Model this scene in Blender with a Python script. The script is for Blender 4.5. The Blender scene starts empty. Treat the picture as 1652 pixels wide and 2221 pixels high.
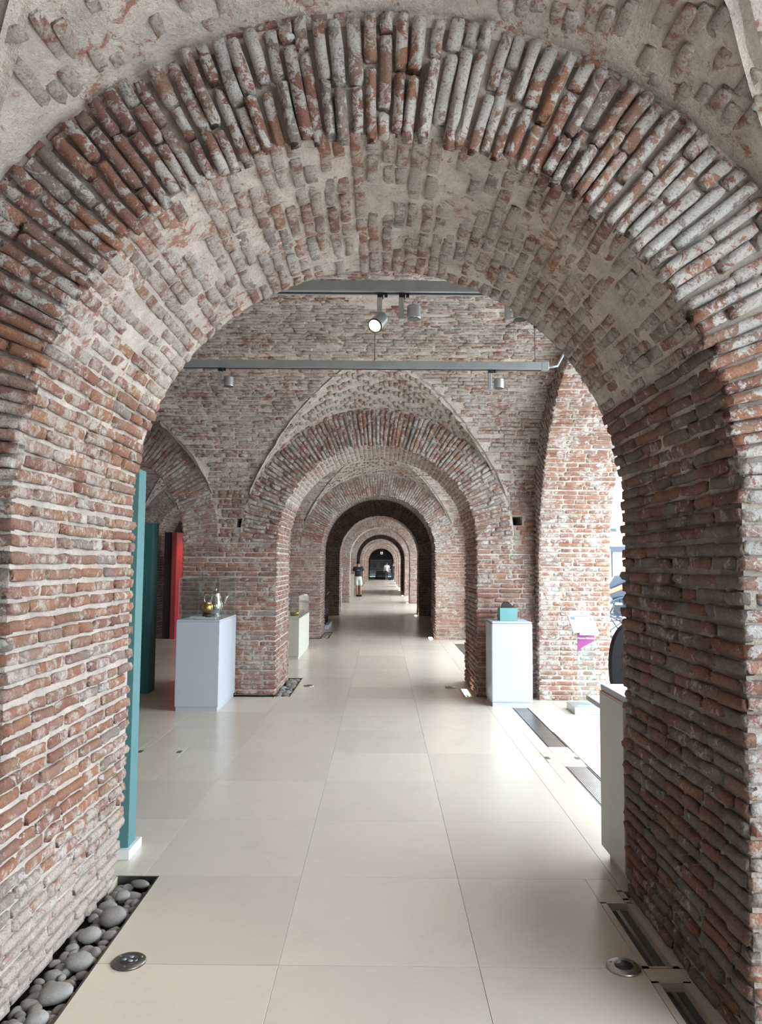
import bpy, math, random
import numpy as np
from mathutils import Vector, Matrix, noise
from mathutils.bvhtree import BVHTree

# ------------------------------------------------------------------ camera, world, light, exposure
scene = bpy.context.scene
col = scene.collection
EYE = 1.60
FPX = 1600.0                                  # focal length in pixels of the 1652 x 2221 frame
PITCH = math.radians(4.0)

cam_data = bpy.data.cameras.new('camera')
cam_data.sensor_fit = 'VERTICAL'
cam_data.sensor_height = 36.0
cam_data.lens = FPX / 2221.0 * 36.0
cam_data.clip_start = 0.05
cam_data.clip_end = 400
cam = bpy.data.objects.new('camera', cam_data)
col.objects.link(cam)
cam.matrix_world = (Matrix.Translation((0, 0, EYE)) @ Matrix.Rotation(math.radians(0.1), 4, 'Z')
                    @ Matrix.Rotation(math.pi / 2 + PITCH, 4, 'X') @ Matrix.Rotation(math.radians(0.45), 4, 'Z'))
scene.camera = cam
CAM_INV = cam.matrix_world.inverted()

world = bpy.data.worlds.new('overcast_sky')
scene.world = world
world.use_nodes = True
bg = world.node_tree.nodes['Background']
bg.inputs[0].default_value = (0.82, 0.92, 1.0, 1)
bg.inputs[1].default_value = 6.0

vs = scene.view_settings
vs.view_transform = 'Standard'
vs.look = 'None'
vs.exposure = 0.76
vs.gamma = 1.0
vs.use_curve_mapping = False
scene.cycles.max_bounces = 8
scene.cycles.diffuse_bounces = 5
scene.cycles.adaptive_threshold = .11
scene.cycles.transparent_max_bounces = 12
scene.cycles.caustics_reflective = True
scene.cycles.caustics_refractive = False

# ------------------------------------------------------------------ layout of the building
XR = 1.88            # inner face of the wall on the daylight side
XO = 2.72            # its outer face
XL = -5.60           # far wall of the second aisle
AISLE = 3.60         # distance between the two aisles
RING = 0.42
ZTOP = 4.45
VS, VB = 2.45, 1.55  # springing and rise of the cross vaults
LS = 0.20            # slope of the lunette crowns
YF = [-4.0, 2.52, 9.05, 15.9, 22.9, 30.1, 37.2, 44.2, 51.2, 58.2, 65.2, 72.2, 79.2]
THICK = 1.22
CX = [-.03, -.02, -.06] + [-.08] * 10
RR = [1.27, 1.25, 1.23] + [1.24] * 10
SP = [1.85, 1.87, 1.84] + [1.85] * 10
LIT = [1, 1, 1, 0, 1, 1, 0, 1, 1, 1, 1, 0]     # bays open to the courtyard

for i, lit in enumerate(LIT):                  # light portals in the real openings (they give off no light)
    if lit and i < 8:
        pl = bpy.data.lights.new('daylight_portal', 'AREA')
        pl.shape = 'RECTANGLE'
        y0, y1 = YF[i] + THICK, YF[i + 1]
        pl.size, pl.size_y = 3.9, y1 - y0 - .3
        pl.cycles.is_portal = True
        po = bpy.data.objects.new('daylight_portal', pl)
        col.objects.link(po)
        po.matrix_world = Matrix.Translation((XO + .02, (y0 + y1) / 2, 1.95)) @ Matrix.Rotation(math.pi / 2, 4, 'Y')

# ------------------------------------------------------------------ materials
MATS = {}
def new_mat(name):
    m = bpy.data.materials.new(name)
    m.use_nodes = True
    nt = m.node_tree
    b = nt.nodes['Principled BSDF']
    MATS[name] = m
    return m, nt, b

def N(nt, kind, **kw):
    n = nt.nodes.new(kind)
    for k, v in kw.items():
        if k.startswith('i_'):
            key = k[2:]
            key = int(key) if key.isdigit() else key.replace('_', ' ')
            n.inputs[key].default_value = v
        else:
            setattr(n, k, v)
    return n

def noise_node(nt, vec, scale, detail=4, rough=.6, dist=0.0):
    n = N(nt, 'ShaderNodeTexNoise')
    n.inputs['Scale'].default_value = scale
    n.inputs['Detail'].default_value = detail
    n.inputs['Roughness'].default_value = rough
    n.inputs['Distortion'].default_value = dist
    nt.links.new(vec, n.inputs['Vector'])
    return n.outputs['Fac']

def remap(nt, val, a, b, c=0.0, d=1.0):
    n = N(nt, 'ShaderNodeMapRange')
    n.inputs[1].default_value = a
    n.inputs[2].default_value = b
    n.inputs[3].default_value = c
    n.inputs[4].default_value = d
    nt.links.new(val, n.inputs[0])
    return n.outputs[0]

def math_node(nt, op, a, b=None):
    n = N(nt, 'ShaderNodeMath', operation=op)
    for i, v in enumerate((a, b)):
        if v is None:
            continue
        if isinstance(v, (int, float)):
            n.inputs[i].default_value = v
        else:
            nt.links.new(v, n.inputs[i])
    return n.outputs[0]

def mix(nt, fac, a, b, blend='MIX'):
    n = N(nt, 'ShaderNodeMix', data_type='RGBA', blend_type=blend)
    for sock, v in ((n.inputs[0], fac), (n.inputs[6], a), (n.inputs[7], b)):
        if isinstance(v, (int, float)):
            sock.default_value = v
        elif isinstance(v, tuple):
            sock.default_value = (*v, 1) if len(v) == 3 else v
        else:
            nt.links.new(v, sock)
    return n.outputs[2]

def ramp(nt, val, stops):
    n = N(nt, 'ShaderNodeValToRGB')
    cr = n.color_ramp
    while len(cr.elements) < len(stops):
        cr.elements.new(.5)
    for e, (p, c) in zip(cr.elements, stops):
        e.position = p
        e.color = (*c, 1)
    nt.links.new(val, n.inputs[0])
    return n.outputs[0]

def bump(nt, b, height, strength, dist):
    n = N(nt, 'ShaderNodeBump')
    n.inputs['Strength'].default_value = strength
    n.inputs['Distance'].default_value = dist
    nt.links.new(height, n.inputs['Height'])
    nt.links.new(n.outputs[0], b.inputs['Normal'])

MORTAR = (.59, .52, .46)
def mat_brick(name, wash=.55, wash_col=(.66, .63, .58), smear=.6, grey=.3, dark=.5, tint=1.0, mortar=MORTAR, render_foot=0.0):
    """old brick: fired reds, limewash flakes, smeared mortar and soot; thresholds set how much of each"""
    m, nt, b = new_mat(name)
    pos = N(nt, 'ShaderNodeNewGeometry').outputs['Position']
    oi = N(nt, 'ShaderNodeObjectInfo').outputs['Random']
    at = N(nt, 'ShaderNodeAttribute', attribute_name='rnd').outputs['Fac']
    rnd = math_node(nt, 'FRACT', math_node(nt, 'ADD', oi, at))
    base = ramp(nt, rnd, [(0, (.26, .105, .07)), (.18, (.37, .14, .08)), (.36, (.44, .185, .105)), (.52, (.31, .15, .105)),
                          (.68, (.42, .24, .165)), (.84, (.48, .20, .10)), (1, (.34, .215, .165))])
    nf = noise_node(nt, pos, 38, 3, .7)
    base = mix(nt, remap(nt, nf, .3, .7, 0, .7), base, mix(nt, .5, base, (.16, .085, .06)))
    base = mix(nt, .22, base, (.33, .28, .25))
    # grey weathered bricks
    r2 = math_node(nt, 'FRACT', math_node(nt, 'MULTIPLY', rnd, 7.31))
    gmask = remap(nt, math_node(nt, 'ADD', r2, math_node(nt, 'MULTIPLY', noise_node(nt, pos, 1.6, 3), .6)), 1.28 - grey, 1.40 - grey)
    base = mix(nt, math_node(nt, 'MULTIPLY', gmask, .8), base, (.30, .275, .255))
    # smeared mortar
    n1 = noise_node(nt, pos, 13, 6, .72, .4)
    n1b = noise_node(nt, pos, 2.2, 3, .5)
    n1s = math_node(nt, 'ADD', n1, math_node(nt, 'MULTIPLY', n1b, .35))
    if render_foot:                             # old lime render left on the lowest courses
        sx = N(nt, 'ShaderNodeSeparateXYZ')
        nt.links.new(pos, sx.inputs[0])
        n1s = math_node(nt, 'ADD', n1s, remap(nt, math_node(nt, 'ADD', sx.outputs[2], math_node(nt, 'MULTIPLY', n1b, .5)), .35, .85, render_foot, 0))
    sm = remap(nt, n1s, .90 - .35 * smear, 1.02 - .35 * smear)
    c = mix(nt, math_node(nt, 'MULTIPLY', sm, .85), base, mortar)
    # limewash flakes
    n2 = noise_node(nt, pos, 17, 6, .75, .6)
    n2b = noise_node(nt, pos, 3.1, 3, .6)
    wm = remap(nt, math_node(nt, 'ADD', n2, math_node(nt, 'MULTIPLY', n2b, .5)), 1.02 - .4 * wash, 1.06 - .4 * wash)
    c = mix(nt, math_node(nt, 'MULTIPLY', wm, .85), c, wash_col)
    # soot
    n3 = noise_node(nt, pos, 5.0, 5, .7)
    c = mix(nt, remap(nt, n3, .5, .75, 0, dark), c, (.085, .075, .068))
    n4 = noise_node(nt, pos, 120, 1, .6)
    c = mix(nt, remap(nt, n4, .50, .75, 0, .5), c, (.10, .08, .07))
    if tint != 1.0:
        c = mix(nt, 1.0, c, (tint, tint, tint), 'MULTIPLY')
    nt.links.new(c, b.inputs['Base Color'])
    b.inputs['Roughness'].default_value = .88
    b.inputs['Specular IOR Level'].default_value = .25
    h = math_node(nt, 'MULTIPLY', noise_node(nt, pos, 24, 6, .82), 1.7)
    bump(nt, b, h, .9, .013)
    return m

def mat_mortar(name, colr=MORTAR, red=.0, bumpd=.016):
    m, nt, b = new_mat(name)
    pos = N(nt, 'ShaderNodeNewGeometry').outputs['Position']
    n1 = noise_node(nt, pos, 6, 6, .65)
    c = mix(nt, remap(nt, n1, .3, .7), tuple(x * .72 for x in colr), tuple(min(1, x * 1.15) for x in colr))
    n2 = noise_node(nt, pos, 75, 4, .7)
    c = mix(nt, remap(nt, n2, .5, .8, 0, .45), c, tuple(x * .45 for x in colr))
    if red:
        n3 = noise_node(nt, pos, 15, 5, .75, .5)
        n3b = noise_node(nt, pos, 2.6, 3, .5)
        rm = remap(nt, math_node(nt, 'ADD', n3, math_node(nt, 'MULTIPLY', n3b, .5)), 1.02 - .3 * red, 1.1 - .3 * red)
        c = mix(nt, math_node(nt, 'MULTIPLY', rm, .8), c, (.36, .15, .09))
        n4 = noise_node(nt, pos, 9, 5, .7, .4)
        c = mix(nt, remap(nt, n4, .6, .68, 0, .6), c, (.62, .58, .52))
    nt.links.new(c, b.inputs['Base Color'])
    b.inputs['Roughness'].default_value = .95
    b.inputs['Specular IOR Level'].default_value = .15
    bump(nt, b, noise_node(nt, pos, 34, 5, .75), 1.0, bumpd)
    return m

def mat_plain(name, colr, rough=.5, metal=0.0, spec=.5, var=.08, scale=8, emit=None, estr=0.0, coat=0.0):
    m, nt, b = new_mat(name)
    tc = N(nt, 'ShaderNodeTexCoord').outputs['Object']
    n1 = noise_node(nt, tc, scale, 5, .6)
    c = mix(nt, remap(nt, n1, .3, .7), tuple(x * (1 - var) for x in colr), tuple(min(1, x * (1 + var)) for x in colr))
    nt.links.new(c, b.inputs['Base Color'])
    b.inputs['Roughness'].default_value = rough
    b.inputs['Metallic'].default_value = metal
    b.inputs['Specular IOR Level'].default_value = spec
    b.inputs['Coat Weight'].default_value = coat
    if emit:
        b.inputs['Emission Color'].default_value = (*emit, 1)
        b.inputs['Emission Strength'].default_value = estr
    return m

def mat_glass(name, tint=(.97, .99, .99), refl=1.0):
    m, nt, b = new_mat(name)
    nt.nodes.remove(b)
    tr = N(nt, 'ShaderNodeBsdfTransparent')
    tr.inputs[0].default_value = (*tint, 1)
    gl = N(nt, 'ShaderNodeBsdfGlossy')
    gl.inputs['Roughness'].default_value = .02
    lw = N(nt, 'ShaderNodeLayerWeight')
    lw.inputs[0].default_value = .5
    fr_ = math_node(nt, 'ADD', math_node(nt, 'MULTIPLY', math_node(nt, 'POWER', lw.outputs['Facing'], 4.0), .8), .035)
    geo = N(nt, 'ShaderNodeNewGeometry').outputs['Position']
    f = math_node(nt, 'MULTIPLY', fr_, remap(nt, noise_node(nt, geo, 3, 2), 0, 1, refl * .9, refl * 1.1))
    mx = N(nt, 'ShaderNodeMixShader')
    nt.links.new(f, mx.inputs[0])
    nt.links.new(tr.outputs[0], mx.inputs[1])
    nt.links.new(gl.outputs[0], mx.inputs[2])
    nt.links.new(mx.outputs[0], nt.nodes['Material Output'].inputs[0])
    return m

def mat_floor(name, colr=(.61, .55, .46)):
    m, nt, b = new_mat(name)
    pos = N(nt, 'ShaderNodeNewGeometry').outputs['Position']
    oi = N(nt, 'ShaderNodeObjectInfo').outputs['Random']
    at = N(nt, 'ShaderNodeAttribute', attribute_name='rnd').outputs['Fac']
    rnd = math_node(nt, 'FRACT', math_node(nt, 'ADD', oi, at))
    c = mix(nt, rnd, tuple(x * .93 for x in colr), tuple(min(1, x * 1.05) for x in colr))
    off = N(nt, 'ShaderNodeVectorMath', operation='ADD')
    nt.links.new(pos, off.inputs[0])
    cmb = N(nt, 'ShaderNodeCombineXYZ')
    nt.links.new(math_node(nt, 'MULTIPLY', rnd, 40), cmb.inputs[0])
    nt.links.new(cmb.outputs[0], off.inputs[1])
    n1 = noise_node(nt, off.outputs[0], 3.5, 8, .65, .8)
    c = mix(nt, remap(nt, n1, .52, .80, 0, .5), c, tuple(x * .82 for x in colr))
    n2 = noise_node(nt, off.outputs[0], 42, 6, .7, .5)
    c = mix(nt, remap(nt, n2, .5, .75, 0, .25), c, tuple(x * .78 for x in colr))
    # thin fossil veins
    n3 = noise_node(nt, off.outputs[0], 9, 3, .6, 3.5)
    v = math_node(nt, 'ABSOLUTE', math_node(nt, 'SUBTRACT', n3, .5))
    n4 = noise_node(nt, off.outputs[0], 5, 3, .5)
    vm = math_node(nt, 'MULTIPLY', remap(nt, v, .0, .004, .5, 0), remap(nt, n4, .60, .68))
    c = mix(nt, vm, c, tuple(x * .4 for x in colr))
    nt.links.new(c, b.inputs['Base Color'])
    rg = remap(nt, noise_node(nt, pos, 14, 5, .7), .3, .7, .21, .27)
    nt.links.new(rg, b.inputs['Roughness'])
    b.inputs['Specular IOR Level'].default_value = .6
    bump(nt, b, noise_node(nt, pos, 160, 3, .6), .06, .002)
    return m

M = MATS
mat_brick('brick_jamb', wash=.42, smear=.64, grey=.14, dark=.25, render_foot=.22)
mat_brick('brick_worn_shaded', wash=.46, smear=.50, grey=.42, dark=.9, mortar=(.33, .29, .25), tint=.78)  # right jamb's shade painted into the dark tint, over soot and wear
mat_brick('brick_face_worn', wash=.78, wash_col=(.55, .54, .52), smear=.6, grey=.5, dark=.4)
mat_brick('brick_ring', wash=.74, wash_col=(.68, .66, .62), smear=.50, grey=.16, dark=.3)
mat_brick('brick_ring_red', wash=.58, wash_col=(.70, .68, .64), smear=.45, grey=.08, dark=.45)
mat_brick('brick_soffit', wash=.48, smear=.90, grey=.28, dark=.2)
mat_brick('brick_lunette', wash=.50, smear=.98, grey=.14, dark=.2)
mat_brick('brick_wall', wash=.38, smear=.66, grey=.08, dark=.45)
mat_brick('brick_wall_ring', wash=.60, smear=.70, grey=.16, dark=.4)
mat_brick('brick_vault', wash=.54, smear=.92, grey=.14, dark=.3)
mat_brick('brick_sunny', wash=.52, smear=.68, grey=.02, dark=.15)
mat_mortar('mortar')
mat_mortar('mortar_plaster', (.70, .61, .54), red=.68, bumpd=.022)
mat_mortar('mortar_shaded', (.40, .355, .30))  # near right pier: its shade put into the mortar colour
mat_mortar('mortar_rake_shaded', (.42, .365, .315))
mat_floor('marble')
mat_plain('joint_dark', (.10, .085, .07), .9, var=.2)
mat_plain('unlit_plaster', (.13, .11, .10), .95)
mat_plain('roof_sky_block', (.3, .29, .28), .9)

# ------------------------------------------------------------------ small helpers
def tag(o, label=None, cat=None, group=None, kind=None):
    if label: o['label'] = label
    if cat: o['category'] = cat
    if group: o['group'] = group
    if kind: o['kind'] = kind
    return o

def link(name, data, parent=None, loc=None):
    o = bpy.data.objects.new(name, data)
    col.objects.link(o)
    if parent is not None:
        o.parent = parent
    if loc is not None:
        o.location = loc
    return o

def empty(name, loc=(0, 0, 0), rz=0.0):
    o = link(name, None, None, loc)
    o.rotation_euler = (0, 0, rz)
    o.empty_display_size = .1
    return o

class MB:
    """collects shapes, builds one mesh object"""
    def __init__(self):
        self.v, self.f = [], []
    def add(self, vs_, fs):
        o = len(self.v)
        self.v += [tuple(p) for p in vs_]
        self.f += [tuple(i + o for i in f) for f in fs]
        return self
    def box(self, x0, x1, y0, y1, z0, z1, bev=0.0):
        if bev <= 0:
            vs_ = [(x, y, z) for z in (z0, z1) for y in (y0, y1) for x in (x0, x1)]
            self.add(vs_, [(0, 2, 3, 1), (4, 5, 7, 6), (0, 1, 5, 4), (1, 3, 7, 5), (3, 2, 6, 7), (2, 0, 4, 6)])
            return self
        import bmesh
        bm = bmesh.new()
        bmesh.ops.create_cube(bm, size=1)
        for v in bm.verts:
            v.co = ((x0 + x1) / 2 + v.co.x * (x1 - x0), (y0 + y1) / 2 + v.co.y * (y1 - y0), (z0 + z1) / 2 + v.co.z * (z1 - z0))
        bmesh.ops.bevel(bm, geom=list(bm.edges), offset=bev, segments=2, affect='EDGES', profile=.5)
        bm.verts.index_update()
        self.add([v.co for v in bm.verts], [[v.index for v in f.verts] for f in bm.faces])
        bm.free()
        return self
    def tube(self, pts, rad, n=10, cap=True):
        pts = [Vector(p) for p in pts]
        rads = rad if isinstance(rad, (list, tuple)) else [rad] * len(pts)
        o = len(self.v)
        prev = None
        for i, p in enumerate(pts):
            d = (pts[min(i + 1, len(pts) - 1)] - pts[max(i - 1, 0)]).normalized()
            if prev is None:
                a = d.orthogonal().normalized()
            else:
                a = (prev - d * prev.dot(d))
                a = a.normalized() if a.length > 1e-6 else d.orthogonal().normalized()
            prev = a
            b = d.cross(a)
            for k in range(n):
                t = 2 * math.pi * k / n
                self.v.append(tuple(p + (a * math.cos(t) + b * math.sin(t)) * rads[i]))
        for i in range(len(pts) - 1):
            for k in range(n):
                k2 = (k + 1) % n
                self.f.append((o + i * n + k, o + i * n + k2, o + (i + 1) * n + k2, o + (i + 1) * n + k))
        if cap:
            self.f.append(tuple(o + k for k in range(n))[::-1])
            self.f.append(tuple(o + (len(pts) - 1) * n + k for k in range(n)))
        return self
    def lathe(self, prof, n=24, cx=0, cy=0, cz=0):
        o = len(self.v)
        for r, z in prof:
            for k in range(n):
                t = 2 * math.pi * k / n
                self.v.append((cx + r * math.cos(t), cy + r * math.sin(t), cz + z))
        for i in range(len(prof) - 1):
            for k in range(n):
                k2 = (k + 1) % n
                self.f.append((o + i * n + k, o + i * n + k2, o + (i + 1) * n + k2, o + (i + 1) * n + k))
        self.f.append(tuple(o + k for k in range(n))[::-1])
        self.f.append(tuple(o + (len(prof) - 1) * n + k for k in range(n)))
        return self
    def prism(self, outline, axis, lo, hi):
        """outline of 2-D points extruded along an axis (0 x, 1 y, 2 z)"""
        o = len(self.v)
        n = len(outline)
        for h in (lo, hi):
            for a, b in outline:
                self.v.append((h, a, b) if axis == 0 else (a, h, b) if axis == 1 else (a, b, h))
        self.f.append(tuple(o + k for k in range(n)))
        self.f.append(tuple(o + n + k for k in range(n))[::-1])
        for k in range(n):
            k2 = (k + 1) % n
            self.f.append((o + k, o + k2, o + n + k2, o + n + k))
        return self
    def sphere(self, c, r, nu=16, nv=10):
        r = r if isinstance(r, (list, tuple)) else (r, r, r)
        o = len(self.v)
        self.v.append((c[0], c[1], c[2] - r[2]))
        for j in range(1, nv):
            ph = -math.pi / 2 + math.pi * j / nv
            for k in range(nu):
                t = 2 * math.pi * k / nu
                self.v.append((c[0] + r[0] * math.cos(ph) * math.cos(t), c[1] + r[1] * math.cos(ph) * math.sin(t), c[2] + r[2] * math.sin(ph)))
        self.v.append((c[0], c[1], c[2] + r[2]))
        top = len(self.v) - 1
        for k in range(nu):
            k2 = (k + 1) % nu
            self.f.append((o, o + 1 + k2, o + 1 + k))
            self.f.append((top, o + 1 + (nv - 2) * nu + k, o + 1 + (nv - 2) * nu + k2))
            for j in range(nv - 2):
                a = o + 1 + j * nu
                self.f.append((a + k, a + k2, a + nu + k2, a + nu + k))
        return self
    def build(self, name, mat, parent=None, smooth=False, loc=None):
        me = bpy.data.meshes.new(name)
        me.from_pydata(self.v, [], self.f)
        me.materials.append(M[mat])
        if smooth:
            me.polygons.foreach_set('use_smooth', [True] * len(me.polygons))
        me.update()
        import bmesh
        bm = bmesh.new()
        bm.from_mesh(me)
        bmesh.ops.recalc_face_normals(bm, faces=bm.faces)
        bm.to_mesh(me)
        bm.free()
        return link(name, me, parent, loc)

# ------------------------------------------------------------------ brick shapes (unit brick: x length, y height, z outward)
def brick_shape(rng, lowpoly=False):
    if lowpoly:
        xs, prof = [-.5, .5], [(-.5, 0), (-.42, 1), (.42, 1), (.5, 0)]
    else:
        xs, prof = [-.5, -.44, -.05, .42, .5], [(-.49, 0), (-.5, .74), (-.43, .95), (.04, 1.03), (.44, .95), (.5, .73), (.49, 0)]
    v, f = [], []
    n = len(prof)
    for i, x in enumerate(xs):
        end = i in (0, len(xs) - 1) and not lowpoly
        wob = rng.uniform(-.06, .06) if not lowpoly else 0
        for (a, h) in prof:
            hh = h * (.78 if end else 1) + (rng.uniform(-.16, .12) if h > .5 and not lowpoly else 0)
            aa = a * (.84 if end else 1) + wob + (rng.uniform(-.065, .065) if not lowpoly else 0)
            v.append((x + (rng.uniform(-.03, .03) if not lowpoly and not end else rng.uniform(-.012, .012)), aa, hh))
    for i in range(len(xs) - 1):
        for k in range(n - 1):
            f.append((i * n + k, (i + 1) * n + k, (i + 1) * n + k + 1, i * n + k + 1))
    f.append(tuple(range(n)))
    f.append(tuple((len(xs) - 1) * n + k for k in range(n))[::-1])
    return np.array(v), f

_rs = random.Random(5)
SHAPES = [brick_shape(_rs) for _ in range(14)]
LOW = [brick_shape(_rs, True)]

def shape_mesh(idx, mat, cache={}):
    key = (idx, mat)
    if key not in cache:
        v, f = SHAPES[idx]
        me = bpy.data.meshes.new('brick')
        me.from_pydata([tuple(p) for p in v], [], f)
        me.materials.append(M[mat])
        me.polygons.foreach_set('use_smooth', [True] * len(me.polygons))
        me.update()
        cache[key] = me
    return cache[key]

def lay(out, fn, s0, s1, t0, t1, ch, mat, rng, keep=None, proud=.02, hfill=.76, lens=(.25, .255, .24, .125), joint=.016, skip=0.0, jit=1.0, rag=.012):
    """courses of bricks over a surface: fn(s, t) -> point, along-course, outward normal, height scale"""
    nc = max(1, round((t1 - t0) / ch))
    c = (t1 - t0) / nc
    for j in range(nc):
        t = t0 + (j + .5) * c
        s = s0 - rng.uniform(0, .12) if (j % 2) else s0
        first = True
        wav = rng.uniform(-.1, .1) * c * jit
        while s < s1 - .02:
            L = rng.choice(lens) * rng.uniform(.88, 1.10)
            a, b_ = max(s, s0), min(s + L, s1)
            if s1 - b_ < .06:
                b_ = s1
            s = b_ + joint * rng.uniform(.6, 1.5)
            if b_ - a < .045:
                continue
            if a <= s0 + .001: a = s0 - rng.uniform(-.004, rag)
            if b_ >= s1 - .001: b_ = s1 + rng.uniform(-.004, rag)
            if skip and rng.random() < skip:
                continue
            sc = (a + b_) / 2
            if keep is not None and not keep(sc, t, (b_ - a) / 2):
                continue
            P, T, Nn, hs = fn(sc, t + wav)
            B = Nn.cross(T)
            ang = rng.uniform(-.016, .016) * jit
            T2 = T + B * ang
            T2.normalize()
            B2 = Nn.cross(T2)
            pr = proud * rng.uniform(.55, 1.3)
            out.append((P, T2, B2, Nn, b_ - a, c * hs * hfill * rng.uniform(.9, 1.1), pr, mat))

# ------------------------------------------------------------------ registry of the masonry: backing mesh + bricks
STRUCT = []
class Masonry:
    def __init__(self, name, label, cat, mat='mortar', near=False):
        self.name, self.label, self.cat, self.mat, self.near = name, label, cat, mat, near
        self.mb = MB()
        self.bricks = []
        STRUCT.append(self)
    def grid(self, fn, nu, nv):
        o = len(self.mb.v)
        for i in range(nu + 1):
            for j in range(nv + 1):
                self.mb.v.append(tuple(fn(i / nu, j / nv)))
        for i in range(nu):
            for j in range(nv):
                a = o + i * (nv + 1) + j
                self.mb.f.append((a, a + nv + 1, a + nv + 2, a + 1))
        return self
    def quad(self, *p):
        self.mb.add(p, [(0, 1, 2, 3)])

def nz(p, k, amp):
    return noise.fractal(Vector(p) * k, 1.0, 2.0, 3) * amp

def wall_columns(ms, y, x0, x1, zlo, zhi, opens, holes=()):
    xs = {x0, x1}
    for cx, R, sp in opens:
        for k in range(0, 61):
            x = cx - R * math.cos(math.pi * k / 60)
            if x0 < x < x1: xs.add(x)
    for h in holes:
        for x in h[:2]:
            if x0 < x < x1: xs.add(x)
    xs = sorted(xs)
    def bottom(x, mid):
        for cx, R, sp in opens:
            if abs(mid - cx) < R:
                return max(zlo, sp + math.sqrt(max(0, R * R - (x - cx) ** 2)))
        return zlo
    for a, b in zip(xs, xs[1:]):
        if b - a < 1e-7: continue
        mid = (a + b) / 2
        za, zb = bottom(a, mid), bottom(b, mid)
        cut = [h for h in holes if h[0] < mid < h[1]]
        if cut:
            h = cut[0]
            ms.quad((a, y, za), (b, y, zb), (b, y, h[2]), (a, y, h[2]))
            za = zb = h[3]
        ms.quad((a, y, za), (b, y, zb), (b, y, zhi), (a, y, zhi))
    for h in holes:                            # putlog holes: real pockets
        xa, xb, za, zb = h
        d = .60
        ms.quad((xa, y, za), (xa, y + d, za), (xa, y + d, zb), (xa, y, zb))
        ms.quad((xb, y, za), (xb, y + d, za), (xb, y + d, zb), (xb, y, zb))
        ms.quad((xa, y, za), (xb, y, za), (xb, y + d, za), (xa, y + d, za))
        ms.quad((xa, y, zb), (xb, y, zb), (xb, y + d, zb), (xa, y + d, zb))
        ms.quad((xa, y + d, za), (xb, y + d, za), (xb, y + d, zb), (xa, y + d, zb))

V3 = Vector
def batter(z, foot):                           # the worn foot of a pier steps back a little
    k = max(0.0, 1 - z / .75)
    return foot * k * k
def fn_jamb(x, yf, side, foot=0.0):            # plane x = const, facing +x (side 1) or -x
    return lambda s, t: (V3((x - side * batter(t, foot), yf + s, t)), V3((0, 1, 0)), V3((side, 0, 0)), 1.0)
def fn_soffit(cx, R, sp, yf):
    def f(s, t):
        a = t / R
        return (V3((cx - R * math.cos(a), yf + s, sp + R * math.sin(a))), V3((0, 1, 0)), V3((math.cos(a), 0, -math.sin(a))), 1.0)
    return f
def fn_ring(cx, R, sp, y, rm):
    def f(s, t):
        a = t / rm
        d = V3((-math.cos(a), 0, math.sin(a)))
        return (V3((cx, y, sp)) + d * s, d, V3((0, -1, 0)), s / rm)
    return f
def fn_face(y):
    return lambda s, t: (V3((s, y, t)), V3((1, 0, 0)), V3((0, -1, 0)), 1.0)

def jamb_mesh(ms, x, side, yf, yb, sp, near, foot=0.0):
    nu, nv = (24, 40) if near else (1, 1)
    amp = .008 if near else 0
    ms.grid(lambda u, v: (x - side * batter(v * sp, foot) + side * nz((x, yf + u, v * 7), 5, amp) * math.sin(math.pi * u) ** .5, yf + u * (yb - yf), v * sp), nu, nv)

def soffit_mesh(ms, cx, R, sp, yf, yb, near):
    nu, nv = (50, 150) if near else (1, 60)
    amp = .014 if near else 0
    def f(u, v):
        a = math.pi * v
        p = V3((cx - R * math.cos(a), yf + u * (yb - yf), sp + R * math.sin(a)))
        if amp:
            w = min(1, 8 * u, 8 * (1 - u))
            p += V3((math.cos(a), 0, -math.sin(a))) * (nz(p, 6, amp) * w - .003)
        return p
    ms.grid(f, nu, nv)

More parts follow.
